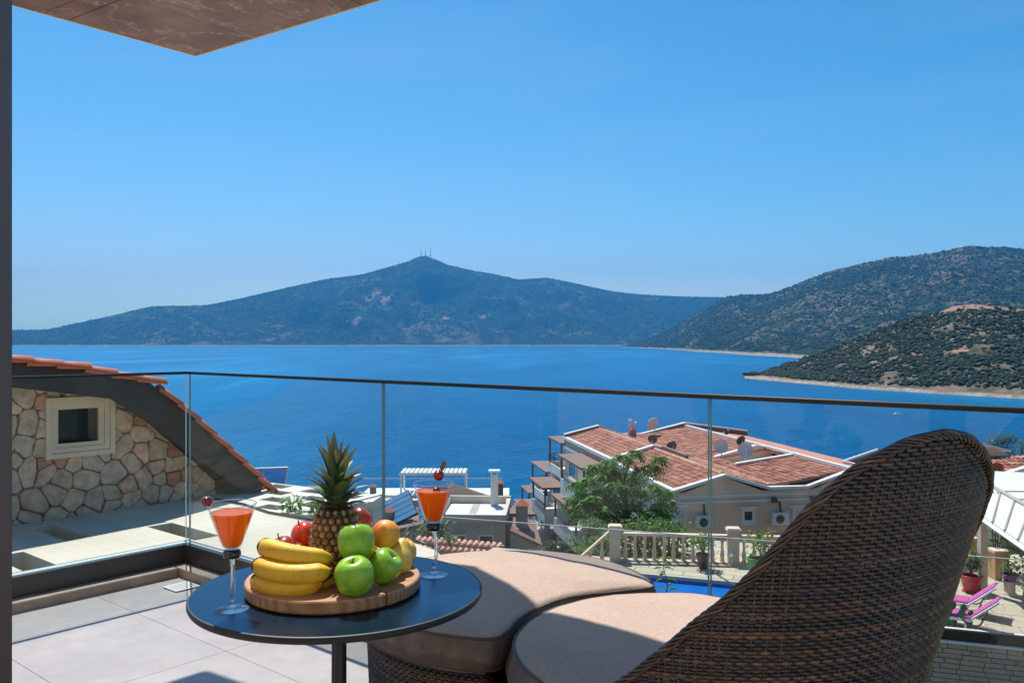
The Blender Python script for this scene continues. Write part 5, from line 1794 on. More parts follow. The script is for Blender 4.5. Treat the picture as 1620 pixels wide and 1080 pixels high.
plant('climbing_plant', 'small leafy shoot growing over the pink tiles', at(712, 866, 26.6), .45, .22, 60, .16, seed=21)
plant('shrub', 'dry shrub at the left end of the tiled wall', at(668, 862, 29.5) - ZU * .6, 1.5, .55, 170, .20, 'leaf_grey', seed=22)
plant('shrub', 'grey green shrub between the brown roof and the flat roofed house', at(690, 846, 34) - ZU * .8, 1.6, .6, 190, .22, 'leaf_grey', seed=23)

# ------------------------------------------------------------------ apartment building with tiled roofs
AP = Fr((7.585, 40.0), (.985, .172))
apt = thing('apartment_building', 'beige apartment building with red tiled roofs and stepped balconies', 'building', AP.P(0, 0, -20))
ZE, ZRg, ZVl = -5.73, -5.05, -5.66
AP.part('wall', M['plaster'], apt, (0, 14.0, 0, 21.8, -22, ZE - .12))
side = AP.part('side_wall', M['plaster_pale'], apt, (-.012, -.002, .65, 21.8, -22, ZE - .40))
AP.part('lower_block', M['plaster_pale'], apt, (0, 6, 21.81, 27.0, -24, -8.65), (0, 6, 27.01, 34.0, -26, -11.5))
# tile beds and tiles
def slope_deck(s0, s1, t0, t1, z0, z1, hole=None):
    m = MB()
    regs = [(s0, s1, t0, t1)]
    if hole:
        h0, h1, g0, g1 = hole
        regs = [(s0, h0, t0, t1), (h1, s1, t0, t1), (h0, h1, t0, g0), (h0, h1, g1, t1)]
    for a0, a1, c0, c1 in regs:
        if a1 - a0 < .02 or c1 - c0 < .02:
            continue
        za, zb = z0 + (z1 - z0) * (a0 - s0) / (s1 - s0), z0 + (z1 - z0) * (a1 - s0) / (s1 - s0)
        m.prism([AP.P(a0, c0, za - .06), AP.P(a1, c0, zb - .06), AP.P(a1, c1, zb - .06), AP.P(a0, c1, za - .06)], ZU * .05)
    return m
hole = (5.95, 8.85, 5.65, 8.75)
slopes = [(0.12, 2.49, 0.15, 9.7, ZE, ZRg, None), (4.9, 2.49, 0.15, 9.7, ZVl, ZRg, None),
          (0.12, 2.45, 10.2, 21.5, ZE + .10, ZRg + .02, None), (4.9, 2.45, 10.2, 21.5, ZVl, ZRg + .02, None),
          (4.95, 9.0, 0.15, 21.5, ZVl, ZRg, hole), (13.8, 9.0, 0.15, 21.5, ZE, ZRg, None)]
for (s0, s1, t0, t1, z0, z1, ho) in slopes:
    a0, a1 = (s0, s1) if s0 < s1 else (s1, s0)
    y0, y1 = (z0, z1) if s0 < s1 else (z1, z0)
    rf = slope_deck(a0, a1, t0, t1, y0, y1, ho).build('roof', M['terracotta'], apt)
    if s0 == 13.8:
        continue
    stuff(tiles_on(AP, s0, s1, t0, t1, z0, z1, hole=ho, pitch=.22, course=.33, jitter=.022).build('roof_tiles', M['terracotta'], rf))
# ridge and valley mortar rows
def ridge_row(s, t0, t1, z, r_=.13):
    b = MB(); n_ = int((t1 - t0) / .40)
    for k in range(n_):
        t = t0 + k * (t1 - t0) / n_
        vs = []
        for (tt, rr) in ((t, r_), (t + .44, r_ * .88)):
            for q in range(5):
                a = math.pi * q / 4
                vs.append(AP.P(s + math.cos(a) * rr, tt, z + math.sin(a) * rr * .8 + random.uniform(0, .01)))
        b.add(vs, [(q, q + 1, q + 6, q + 5) for q in range(4)] + [(4, 3, 2, 1, 0)])
    return stuff(b.build('ridge_tiles', M['ridge_mortar'], apt))
ridge_row(2.49, .2, 9.6, ZRg + .02); ridge_row(2.45, 10.3, 21.4, ZRg + .04); ridge_row(9.0, .2, 21.4, ZRg + .02); ridge_row(4.92, .2, 21.4, ZVl + .02, .12)
# eaves, cornices, copings
def gable_band(t0, t1, pts, th, mat, name):
    m = MB()
    for (a, b_) in zip(pts[:-1], pts[1:]):
        m.prism([AP.P(a[0], t0, a[1]), AP.P(b_[0], t0, b_[1]), AP.P(b_[0], t0, b_[1] + th), AP.P(a[0], t0, a[1] + th)], AP.b * (t1 - t0))
    return m.build(name, M[mat], apt)
front = [(-.15, ZE - .10), (2.49, ZRg - .08), (4.75, ZE - .06), (6.7, ZE - .06), (9.0, ZRg - .04), (11.4, ZE - .06), (14, ZE - .06)]
gable_band(-.20, .14, front, .14, 'white_paint', 'front_cornice')
gable_band(-.04, -.003, [(.25, ZE - .36), (14.02, ZE - .36)], .12, 'white_paint', 'pediment_band')
gable_band(-.13, -.003, [(-.05, ZE - .60), (14.02, ZE - .60)], .09, 'white_paint', 'lower_cornice')
for (s0, s1, s2_) in ((.2, 2.49, 4.75), (6.75, 9.0, 11.3)):
    b = MB(); b.prism([AP.P(s0, -.012, ZE - .24), AP.P(s2_, -.012, ZE - .24), AP.P(s1, -.012, ZRg - .085)], AP.b * .10); b.build('pediment', M['plaster'], apt)
for (t0, t1, dz_) in ((-.18, 9.7, 0.0), (9.9, 21.9, .10)):
    AP.part('eave', M['white_paint'], apt, (-.16, .12, t0 + .35 if t0 < 0 else t0, t1, ZE - .12 + dz_, ZE + .07 + dz_))
    AP.part('eave_wall', M['plaster_grey'], apt, (-.05, .10, max(t0, .16), t1, ZE - .42, ZE - .125 + dz_))
AP.part('side_cornice', M['white_paint'], apt, (-.12, -.014, .15, 21.8, ZE - .66, ZE - .50))
# middle pediment wall and the rear parapets
mid_p = [(0.0, ZE + .12), (2.45, ZRg + .16), (4.9, ZVl + .12)]
b = MB(); b.prism([AP.P(-.05, 9.85, ZE - .3), AP.P(4.9, 9.85, ZVl - .3)] + [AP.P(s, 9.85, z) for s, z in mid_p[::-1]], AP.b * .2); b.build('middle_gable', M['plaster'], apt)
gable_band(9.78, 10.14, [(-.1, ZE + .125), (2.45, ZRg + .165), (4.95, ZVl + .125)], .09, 'white_paint', 'gable_coping')
rear = [(-.1, ZE + .30), (2.45, ZRg + .22), (4.2, ZVl + .16), (5.6, ZVl + .14), (9.0, ZRg + .30), (13.9, ZE + .3)]
b = MB(); b.prism([AP.P(-.05, 21.55, ZE - .5), AP.P(13.9, 21.55, ZE - .5)] + [AP.P(s, 21.55, z) for s, z in rear[::-1]], AP.b * .22); b.build('rear_parapet', M['brown_roof'], apt)
gable_band(21.5, 21.84, rear, .08, 'white_paint', 'rear_coping')
# sunk roof terrace
AP.part('roof_terrace', M['plaster_grey'], apt, (5.9, 8.9, 5.6, 8.8, -6.05, -5.98))
b = MB(); b.prism([AP.P(5.9, 8.76, -5.97), AP.P(9.4, 8.76, -5.97), AP.P(9.4, 8.76, -5.06), AP.P(8.36, 8.76, -4.90), AP.P(5.9, 8.76, -5.50)], AP.b * .2); b.build('dormer_wall', M['plaster'], apt)
gable_band(8.68, 9.0, [(5.8, -5.50), (8.36, -4.88), (9.5, -5.06)], .09, 'white_paint', 'dormer_coping')
b = MB(); b.prism([AP.P(5.7, 5.45, -5.98), AP.P(9.2, 5.45, -5.98), AP.P(9.2, 5.45, -4.94), AP.P(5.7, 5.45, -5.42)], AP.b * .18); b.build('terrace_parapet', M['plaster_grey'], apt)
gable_band(5.40, 5.68, [(5.6, -5.42), (9.25, -4.94)], .09, 'white_paint', 'terrace_coping')
gable_band(5.0, 5.2, [(9.0, ZRg + .06), (9.01, ZRg + .06)], .01, 'white_paint', 'ridge_end')
b = MB(); b.prism([AP.P(8.9, 0, ZRg + .05), AP.P(9.12, 0, ZRg + .05), AP.P(9.12, 21.6, ZRg + .05), AP.P(8.9, 21.6, ZRg + .05)], ZU * .16); b.build('ridge_wall', M['white_paint'], apt)
b = MB(); b.prism([AP.P(2.9, 6.0, ZRg - .15), AP.P(3.1, 6.0, ZRg - .15), AP.P(3.1, 9.7, ZRg - .10), AP.P(2.9, 9.7, ZRg - .10)], ZU * .30); b.build('roof_wall', M['brown_roof'], apt)
# facade details
for k in range(5):
    pass
pil = AP.part('pilaster', M['white_paint'], apt, (.02, .60, -.06, -.003, -22, ZE - .62))
for k in range(4):
    AP.part('flute', M['plaster_pale'], pil, (.08 + k * .13, .13 + k * .13, -.075, -.062, -20, ZE - .75))
AP.part('capital', M['white_paint'], apt, (-.06, .70, -.10, -.062, ZE - .78, ZE - .63))
w1 = window(AP, apt, 3.36, 4.04, 0, -7.36, -6.66, .08, .14)
AP.part('window_hood', M['white_paint'], w1, (3.26, 4.14, -.14, -.082, -6.66, -6.56))
AP.part('sill', M['white_paint'], w1, (3.30, 4.10, -.14, -.082, -7.44, -7.36))
w2 = window(AP, apt, 5.95, 8.3, 0, -9.2, -6.72, .08, .16)
AP.part('window_hood', M['white_paint'], w2, (5.80, 8.45, -.14, -.082, -6.72, -6.58))
AP.part('shutter', M['shutter'], w2, (6.12, 6.95, -.06, -.03, -9.0, -6.9))
for s_ in (4.95, 6.95):
    lm_ = MB(); AP.box(lm_, s_ - .12, s_ + .12, -.32, -.01, ZE - .62, ZE - .50); lm_.prism([AP.P(s_ - .14, -.34, ZE - .66), AP.P(s_ + .14, -.34, ZE - .66), AP.P(s_ + .09, -.30, ZE - .42), AP.P(s_ - .09, -.30, ZE - .42)], AP.b * .2)
    lm_.build('wall_lamp', M['brown_wood'], apt)
def ac_unit(s_, z_, label):
    t = thing('air_conditioner', label, 'air conditioner', AP.P(s_, -.35, z_ - .3), 'air conditioners on the beige facade')
    AP.part('casing', M['white_metal'], t, (s_ - .38, s_ + .38, -.38, -.06, z_ - .29, z_ + .29))
    c = AP.P(s_ - .06, -.383, z_)
    b = MB(); vs = [c + AP.a * (.21 * math.cos(a)) + ZU * (.21 * math.sin(a)) for a in np.linspace(0, 2 * math.pi, 25)[:-1]]
    b.prism(vs, -AP.b * .012); b.build('fan_grille', M['black_iron'], t)
    b = MB()
    for k in range(5):
        b.para(c + AP.a * -.2 + ZU * (-.14 + k * .07) - AP.b * .016, AP.a * .4, AP.b * .002, ZU * .010)
    b.build('grille_bar', M['dish'], t)
    AP.part('bracket', M['black_iron'], t, (s_ - .3, s_ - .25, -.38, -.01, z_ - .33, z_ - .295), (s_ + .25, s_ + .3, -.38, -.01, z_ - .33, z_ - .295))
    b = MB(); b.tube([AP.P(s_ + .1, -.10, z_ + .29), AP.P(s_ + .1, -.08, z_ + .55), AP.P(s_ + .1, -.02, z_ + .8)], .035, 6); b.build('pipe', M['black_iron'], t)
ac_unit(1.38, -7.17, 'left air conditioner on the beige facade near the white pilaster')
ac_unit(5.22, -7.16, 'right air conditioner between the small window and the wide window')

# stepped balconies towards the sea
def balcony(t0, t1, zf_, s1, lbl):
    AP.part('balcony_slab', M['white_paint'], apt, (-.25, s1, t0, t1, zf_ - .25, zf_))
    AP.part('balcony_parapet', M['white_paint'], apt, (-.25, -.10, t0, t1, zf_, zf_ + .42), (-.10, s1, t1 - .15, t1, zf_, zf_ + .42))
    b = MB()
    for k in range(14):
        t = t0 + .1 + (t1 - t0 - .2) * k / 13
        b.tube([AP.P(-.18, t, zf_ + .42), AP.P(-.18, t, zf_ + 1.0)], .022, 4)
    for k in range(10):
        s_ = -.1 + (s1 - .1) * k / 9
        b.tube([AP.P(s_, t1 - .08, zf_ + .42), AP.P(s_, t1 - .08, zf_ + 1.0)], .022, 4)
    b.tube([AP.P(-.18, t0, zf_ + 1.0), AP.P(-.18, t1, zf_ + 1.0)], .03, 4); b.tube([AP.P(-.1, t1 - .08, zf_ + 1.0), AP.P(s1, t1 - .08, zf_ + 1.0)], .03, 4)
    b.build('balcony_rail', M['black_iron'], apt)
    AP.part('canopy', M['brown_roof'], apt, (-.35, s1 * .8, t0 - .1, t1 - .4, zf_ + 2.25, zf_ + 2.38))
    for (s_, t) in ((-.2, t1 - .6), (s1 * .75, t1 - .6), (-.2, t0 + .3)):
        AP.part('canopy_post', M['brown_wood'], apt, (s_ - .06, s_ + .06, t - .06, t + .06, zf_ + .0, zf_ + 2.25))
balcony(21.83, 26.6, -8.40, 3.4, 'top')
balcony(27.05, 33.4, -11.25, 3.4, 'middle')
balcony(34.05, 38.2, -14.1, 3.4, 'low')
for (t0, t1, z0, z1) in ((18.4, 20.6, -8.3, -6.7), (14.2, 15.6, -7.9, -6.9), (22.8, 25.6, -11.1, -9.2), (17.5, 19.5, -11.1, -9.2), (28.6, 30.0, -13.9, -12.2), (31.0, 32.6, -13.9, -12.2), (24.5, 27, -13.9, -12.2)):
    side_window(AP, apt, -.014, t0, t1, z0, z1, glass='blue_glass')
for zz in (-8.35, -11.2, -14.05):
    AP.part('floor_band', M['white_paint'], apt, (-.10, -.016, 6.0, 21.8 if zz > -9 else (27 if zz > -12 else 34), zz - .10, zz + .06))
# side balconies with brown canopies
for (t0, t1, zf_, w_) in ((10.5, 16.5, -8.4, 1.6), (20.5, 25.0, -11.25, 1.8), (25.5, 31.5, -14.1, 1.9), (12, 18, -11.25, 1.7)):
    AP.part('side_balcony', M['white_paint'], apt, (-w_, -.13, t0, t1, zf_ - .22, zf_), (-w_, -w_ + .12, t0, t1, zf_, zf_ + .75), (-w_ + .12, -.13, t0, t0 + .12, zf_, zf_ + .75))
    AP.part('side_canopy', M['brown_roof'], apt, (-w_ - .2, -.13, t0 - .2, t1 + .1, zf_ + 2.15, zf_ + 2.3))
    for t in (t0 + .15, t1 - .2):
        AP.part('canopy_post', M['brown_wood'], apt, (-w_ + .02, -w_ + .13, t, t + .11, zf_ + .751, zf_ + 2.15))

# satellite dishes, each on its own mast
def dish(px, py, Y, r_, yaw, label, mat='dish', tilt=35, mast=.9):
    c = at(px, py, Y)
    t = thing('satellite_dish', label, 'satellite dish', c - ZU * mast, 'satellite dishes on the tiled roofs')
    n = 20
    vs, fs = [], []
    ax = Vector((math.sin(R(yaw)) * math.cos(R(tilt)), math.cos(R(yaw)) * math.cos(R(tilt)), math.sin(R(tilt))))
    e1 = ax.cross(ZU).normalized(); e2 = e1.cross(ax)
    for ring_ in range(5):
        q = ring_ / 4
        for k in range(n):
            a = 2 * math.pi * k / n
            vs.append(c + (e1 * math.cos(a) + e2 * math.sin(a) * 1.06) * (r_ * max(q, .02)) + ax * (r_ * .28 * q * q))
    for ring_ in range(4):
        for k in range(n):
            l = (k + 1) % n
            fs.append((ring_ * n + k, ring_ * n + l, (ring_ + 1) * n + l, (ring_ + 1) * n + k))
    m_ = len(vs)
    vs2 = [v_ - ax * .03 for v_ in vs]
    fs2 = [tuple(i + m_ for i in f[::-1]) for f in fs] + [(4 * n + k, 4 * n + (k + 1) % n, m_ + 4 * n + (k + 1) % n, m_ + 4 * n + k) for k in range(n)]
    b = MB(); b.add(vs + vs2, fs + fs2); b.build('reflector', M[mat], t, True, 40)
    b = MB(); b.tube([c - ax * .05, c - ax * .12, c - ax * .14 - ZU * mast], .035, 6); b.build('mast', M['dish'], t)
    b = MB(); f_ = c + ax * r_ * 1.05
    b.tube([c - e2 * r_ * .95 + ax * .1, f_], .018, 5); b.tube([f_ - ax * .08, f_ + ax * .08], .05, 8); b.build('feed_arm', M['dish'], t)
dish(997, 672, 60.5, .42, 75, 'edge-on satellite dish beside the small red chimney', tilt=20, mast=.9)
dish(1034, 671, 60.5, .46, 330, 'large pale satellite dish raised high at the back of the roof', tilt=25, mast=1.0)
dish(1032, 695, 54, .30, 20, 'dark satellite dish behind the middle gable', 'dish_dark', 25, .6)
dish(1063, 706, 50, .31, 350, 'dark satellite dish on the ridge end above the tree', 'dish_dark', 25, .6)
dish(1147, 683, 57, .24, 60, 'small dark satellite dish at the top of the large tiled slope', 'dish_dark', 20, .8)
dish(1141, 706, 49.5, .40, 200, 'pale satellite dish left of the sunk roof terrace', 'dish', 20, .7)
dish(1173, 697, 52, .30, 340, 'dark satellite dish behind the sunk roof terrace', 'dish_dark', 25, .8)
dish(1179, 713, 47.5, .43, 190, 'large pale satellite dish standing in the sunk roof terrace', 'dish', 25, .8)
c_ = at(1001, 690, 60)
t_ = thing('chimney', 'small red brick chimney at the back of the tiled roof', 'chimney', c_ - ZU * .3)
b = MB(); b.box(c_.x, c_.y, c_.z - .15, .46, .46, .9); b.build('shaft', M['brown_roof'], t_)
b = MB(); b.box(c_.x, c_.y, c_.z + .40, .40, .40, .22); b.build('cap', M['terracotta_red'], t_)

# ------------------------------------------------------------------ neighbour's pool terrace
ZN = -4.45
NB = Fr((.146, 19.67), (.944, -.33))
PS0, PS1, PT0, PT1 = 0.6, 7.6, .45, 2.2
g = N('sand coloured pavers')
oi = g.new('ShaderNodeObjectInfo'); v = g.wpos()
n = g.noise(v, 3, 5)
c = g.mix(n, (0.44, 0.36, 0.26), (0.56, 0.475, 0.36))
sc = g.new('ShaderNodeMapRange', {0: oi.outputs['Random'], 3: 0.88, 4: 1.08}).outputs[0]
g.bsdf(g.mix(1.0, c, g.new('ShaderNodeCombineColor', {0: sc, 1: sc, 2: sc}).outputs[0], 'MULTIPLY'), 0.8, g.bump(g.noise(v, 30, 4), 0.2, 0.01))
M['paver'] = g.m
m = MB()
for q in ((-2, 18, .04, PT0), (-2, PS0, PT0, PT1), (PS1, 18, PT0, PT1), (-2, 7.4, PT1, 3.7), (7.4, 18, PT1, 9.5)):
    NB.box(m, q[0], q[1], q[2], q[3], ZN - .6, ZN - .02)
patio = struct(m.build('patio', M['paver']))
PW, PL = .60, .40
b = MB(); b.bevbox((0, 0, 0), (PW - .012, 0, 0), (0, PL - .012, 0), (0, 0, .03), .004); pav = b.mesh('paver', M['paver'])
cnt = 0
for j in range(16):
    for i in range(28):
        s0, t0 = -.2 + i * PW + (j % 2) * PW / 2 * 1.0, .06 + j * PL
        s1, t1 = s0 + PW, t0 + PL
        if s1 > PS0 - .15 and s0 < PS1 + .15 and t1 > PT0 - .15 and t0 < PT1 + .15:
            continue
        q = NB.P((s0 + s1) / 2, (t0 + t1) / 2, ZN)
        px = 810 + q.x / q.y * F; py = 540 + (CZ - q.z) / q.y * F
        if not (985 < px < 1240 or 1470 < px < 1660) or cnt > 295:
            continue
        cnt += 1
        o = obj('paver', pav, patio); o.location = NB.P(s0, t0, ZN - .019 + random.uniform(-.002, .002)); o.rotation_euler = (0, 0, math.atan2(NB.a.y, NB.a.x))
g = N('pool water')
v = g.wpos(); n = g.noise(v, 2.2, 3)
g.bsdf(g.mix(n, (0.004, 0.10, 0.42), (0.01, 0.17, 0.58)), 0.08, g.bump(n, 0.2, 0.05), IOR=1.2)
M['pool_water'] = g.m
g = N('blue pool mosaic')
v = g.wpos((1, 1, 1))
vo = g.new('ShaderNodeTexVoronoi', {'Vector': v, 'Scale': 14, 'Randomness': 0.1}, distance='CHEBYCHEV')
g.bsdf(g.mix(g.math('MULTIPLY', g.noise(v, 5, 3), 0.8), (0.006, 0.08, 0.42), (0.02, 0.20, 0.62)), 0.2)
M['pool_tile'] = g.m
pool = NB.part('pool_basin', M['pool_tile'], None, (PS0, PS1, PT0, PT1, ZN - 1.7, ZN - 1.5), (PS0 - .05, PS0, PT0, PT1, ZN - 1.7, ZN - .05), (PS1, PS1 + .05, PT0, PT1, ZN - 1.7, ZN - .05),
               (PS0, PS1, PT0 - .05, PT0, ZN - 1.7, ZN - .05), (PS0, PS1, PT1, PT1 + .05, ZN - 1.7, ZN - .05))
tag(pool, 'blue tiled swimming pool sunk in the sandy terrace', 'pool')
NB.part('pool_edge', M['paver'], pool, (PS0 - .3, PS1 + .3, PT1, PT1 + .15, ZN - .05, ZN + .03), (PS0 - .3, PS1 + .3, PT0 - .15, PT0, ZN - .05, ZN + .03))
b = MB(); b.add([NB.P(PS0, PT0, ZN - .12), NB.P(PS1, PT0, ZN - .12), NB.P(PS1, PT1, ZN - .12), NB.P(PS0, PT1, ZN - .12)], [(0, 1, 2, 3)])
struct(b.build('pool_water', M['pool_water']))
# glass rail on its edge
t_ = thing('pool_glass_rail', 'glass rail with dark base along the neighbouring pool terrace', 'railing', NB.P(0, 0, ZN))
zt = CZ - 4.18
for k in range(8):
    s0 = -2.4 + k * 1.75
    pane(NB.P(s0 + .01, -.01, 0), NB.a, NB.b, 1.73, ZN + .02, zt, .014, t_, M['pane_edge'], M['pane_thin'])
NB.part('top_rail', M['dish'], t_, (-2.4, 14.5, -.016, .012, zt + .002, zt + .018))
NB.part('base_channel', M['rail_dark'], t_, (-2.4, 14.5, -.05, -.012, ZN - .10, ZN + .09))
NB.part('coping', M['white_paint'], t_, (-2.4, 14.5, .010, .10, ZN - .02, ZN + .105))
NB.part('drip_edge', M['white_paint'], t_, (-2.4, 14.5, -.10, -.012, ZN - .16, ZN - .105))
# clad retaining wall below it
t_ = thing('retaining_wall', 'retaining wall clad in long pale stone bricks below the pool terrace', 'wall', NB.P(8, -.02, -9))
NB.part('core', M['plaster_grey'], t_, (-2.4, 14.5, .0, .35, -10, ZN - .17))
M['clad'] = None
g = N('pale split stone brick'); oi = g.new('ShaderNodeObjectInfo'); v = g.wpos(); n = g.noise(v, 14, 6, .65)
base = g.ramp(oi.outputs['Random'], [(0, (0.40, 0.34, 0.26)), (0.35, (0.50, 0.43, 0.33)), (0.7, (0.46, 0.41, 0.34)), (1, (0.54, 0.46, 0.36))])
g.bsdf(g.mix(0.6, base, g.ramp(n, [(.3, (0.34, 0.29, 0.23)), (.7, (0.56, 0.49, 0.40))])), 0.9, g.bump(n, .6, .02)); M['clad'] = g.m
cb = []
for q in range(4):
    b = MB(); L_ = (.34, .42, .27, .50)[q]; b.bevbox((0, 0, 0), (L_ - .01, 0, 0), (0, 0, .088), (0, -.05 - .006 * q, 0), .008); cb.append((L_, b.mesh('brick', M['clad'])))
for r_ in range(11):
    s_ = 8.1 + random.uniform(0, .25)
    while s_ < 11.0:
        L_, me = random.choice(cb)
        o = obj('brick', me); o.parent = t_; o.matrix_parent_inverse = t_.matrix_basis.inverted()
        o.location = NB.P(s_, random.uniform(-.01, .012), ZN - .265 - r_ * .098); o.rotation_euler = (0, 0, math.atan2(NB.a.y, NB.a.x)); s_ += L_

# cast stone balustrade
BA = Fr((2.69, 22.29), (.995, -.105))
t_ = thing('balustrade', 'cream cast stone balustrade with turned balusters behind the pool', 'balustrade', BA.P(0, 0, ZN))
for s_ in (0.0, 3.02, 6.04):
    b = MB(); BA.box(b, s_ - .14, s_ + .14, -.14, .14, ZN - .2, -3.60); BA.box(b, s_ - .18, s_ + .18, -.18, .18, -3.60, -3.545); BA.box(b, s_ - .155, s_ + .155, -.155, .155, -3.545, -3.515)
    b.build('post', M['balustrade'], t_)
for (s0, s1) in ((.15, 2.87), (3.17, 5.89)):
    BA.part('handrail', M['balustrade'], t_, (s0, s1, -.085, .085, -3.775, -3.705))
    BA.part('base_rail', M['balustrade'], t_, (s0, s1, -.10, .10, ZN - .2, ZN + .055))
    nb_ = 11
    for k in range(nb_):
        c = BA.P(s0 + (k + .5) * (s1 - s0) / nb_, 0, ZN + .055)
        if k == 0 and s0 == .15:
            b = MB(); hh = -3.777 - (ZN + .055)
            b.lathe([(.062, 0), (.062, .05), (.045, .065), (.055, .12), (.060, .17), (.050, .24), (.036, .33), (.031, .42), (.040, .50), (.050, .525), (.040, .545), (.055, .565), (.055, hh)], 10)
            bal = b.mesh('baluster', M['balustrade'], True)
        o = obj('baluster', bal); o.parent = t_; o.matrix_parent_inverse = t_.matrix_basis.inverted(); o.location = c
d1 = BA.P(-.15, 0, -3.74); d2 = d1 + Vector((-1.0, -.1, -.85))
b = MB(); b.prism([d1 + Vector((0, -.08, 0)), d1 + Vector((0, .08, 0)), d1 + Vector((0, .08, .07)), d1 + Vector((0, -.08, .07))], d2 - d1); b.build('stair_rail', M['balustrade'], t_)
for k in range(3):
    p = d1.lerp(d2, (k + .6) / 3.2)
    o = obj('baluster', bal); o.parent = t_; o.matrix_parent_inverse = t_.matrix_basis.inverted(); o.location = p - ZU * .61

def pot(name, label, base, r0, r1, h, col, cat='plant pot', saucer=False, oval=1.0):
    t = thing(name, label, cat, base)
    b = MB(); b.lathe([(r0, 0), (r0 * 1.02, .01), (r0 + (r1 - r0) * .6, h * .6), (r1 * .98, h * .86), (r1 * 1.06, h * .87), (r1 * 1.06, h), (r1 * .95, h), (r1 * .90, h * .9)], 28, (0, 0, 0), cap1=False)
    o = obj('shell', b.mesh('shell', plain('glazed ' + name + ' ' + str(len(bpy.data.materials)), col, 0.3, 0.1, 4), True)); o.parent = t; o.scale = (oval, 1, 1)
    b = MB(); b.lathe([(.01, h * .9), (r1 * .93, h * .9)], 24); o = obj('soil', b.mesh('soil', M['bark'])); o.parent = t; o.scale = (oval, 1, 1)
    if saucer:
        b = MB(); b.lathe([(r0 * 1.1, -.0), (r0 * 1.35, .03), (r0 * 1.3, .035), (r0, .02)], 24); o = obj('saucer', b.mesh('saucer', plain('saucer', col, .35), True)); o.parent = t
    return t
def nb_at(px, py):
    Y = (CZ - ZN) * F / (py - 540)
    return Vector(((px - 810) / F * Y, Y, ZN))
p = nb_at(1112, 899); pot('purple_pot', 'dark purple plant pot by the balustrade', p, .10, .165, .38, (0.06, 0.012, 0.06))
plant('potted_shrub', 'yellow green shrub growing in the dark purple pot', p + ZU * .33, .55, .30, 190, .11, seed=31)
p = nb_at(1204, 903); pot('green_planter', 'bright green oval planter behind the chair back', p, .17, .21, .34, (0.03, 0.32, 0.05), oval=1.7)
plant('potted_shrub', 'loose shrub with red flowers in the bright green planter', p + ZU * .28, .75, .42, 220, .12, seed=32, flower='flower_red')
p = nb_at(1536, 936); pot('red_pot', 'big raspberry red plant pot beside the pergola post', p, .145, .235, .40, (0.55, 0.035, 0.06), saucer=True)
plant('potted_succulent', 'spindly succulent in the raspberry red pot', p + ZU * .36, .55, .20, 110, .13, 'leaf_grey', seed=33, stems=7)
# garden lamp
p = nb_at(1157, 895)
t_ = thing('garden_lamp', 'small white cone shaded garden lamp in front of the balustrade post', 'lamp', p)
b = MB(); b.tube([p, p + ZU * .30], .014, 8); b.build('post', M['white_metal'], t_)
b = MB(); b.lathe([(.11, .27), (.10, .285), (.03, .37), (.012, .43)], 20, p); b.build('shade', M['white_metal'], t_, True, 40)
# pole lying by the pool
q0, q1 = nb_at(1128, 906), nb_at(1168, 933)
b = MB(); b.tube([q0 + ZU * .04, q1 + ZU * .06], .014, 6)
tag(b.build('pool_pole', M['brown_wood'], None), 'thin brown pole lying across the pool edge', 'pole')
def shoot(base, h, label, n=9, seed=1, L=.10):
    t = thing('leafy_shoot', label, 'plant', base)
    rd = random.Random(seed); base = Vector(base)
    pts = [base + Vector((.03 * math.sin(k * .9), 0, h * k / 8)) for k in range(9)]
    b = MB(); b.tube(pts, [.010 - .0007 * k for k in range(9)], 5); b.build('stem', M['leaf_light'], t)
    for k in range(n):
        c = pts[min(8, 1 + int(k * 7 / n))]; a = k * 2.4
        d = Vector((math.cos(a), math.sin(a) * .6, .15)).normalized(); sd_ = d.cross(ZU).normalized(); l = L * rd.uniform(.8, 1.3)
        b = MB(); b.add([c, c + d * l * .35 + sd_ * l * .3, c + d * l * .75 + sd_ * l * .22 - ZU * l * .1, c + d * l - ZU * l * .35, c + d * l * .75 - sd_ * l * .22 - ZU * l * .1, c + d * l * .35 - sd_ * l * .3], [(0, 1, 2, 3, 4, 5)])
        b.build('leaf', M['leaf_light'], t)
shoot(at(1053, 940, 12.5), .62, 'tall leafy shoot rising in front of the pool', 14, 2, .14)
shoot(nb_at(1081, 893), .32, 'short leafy shoot at the foot of the balustrade', 8, 3, .11)

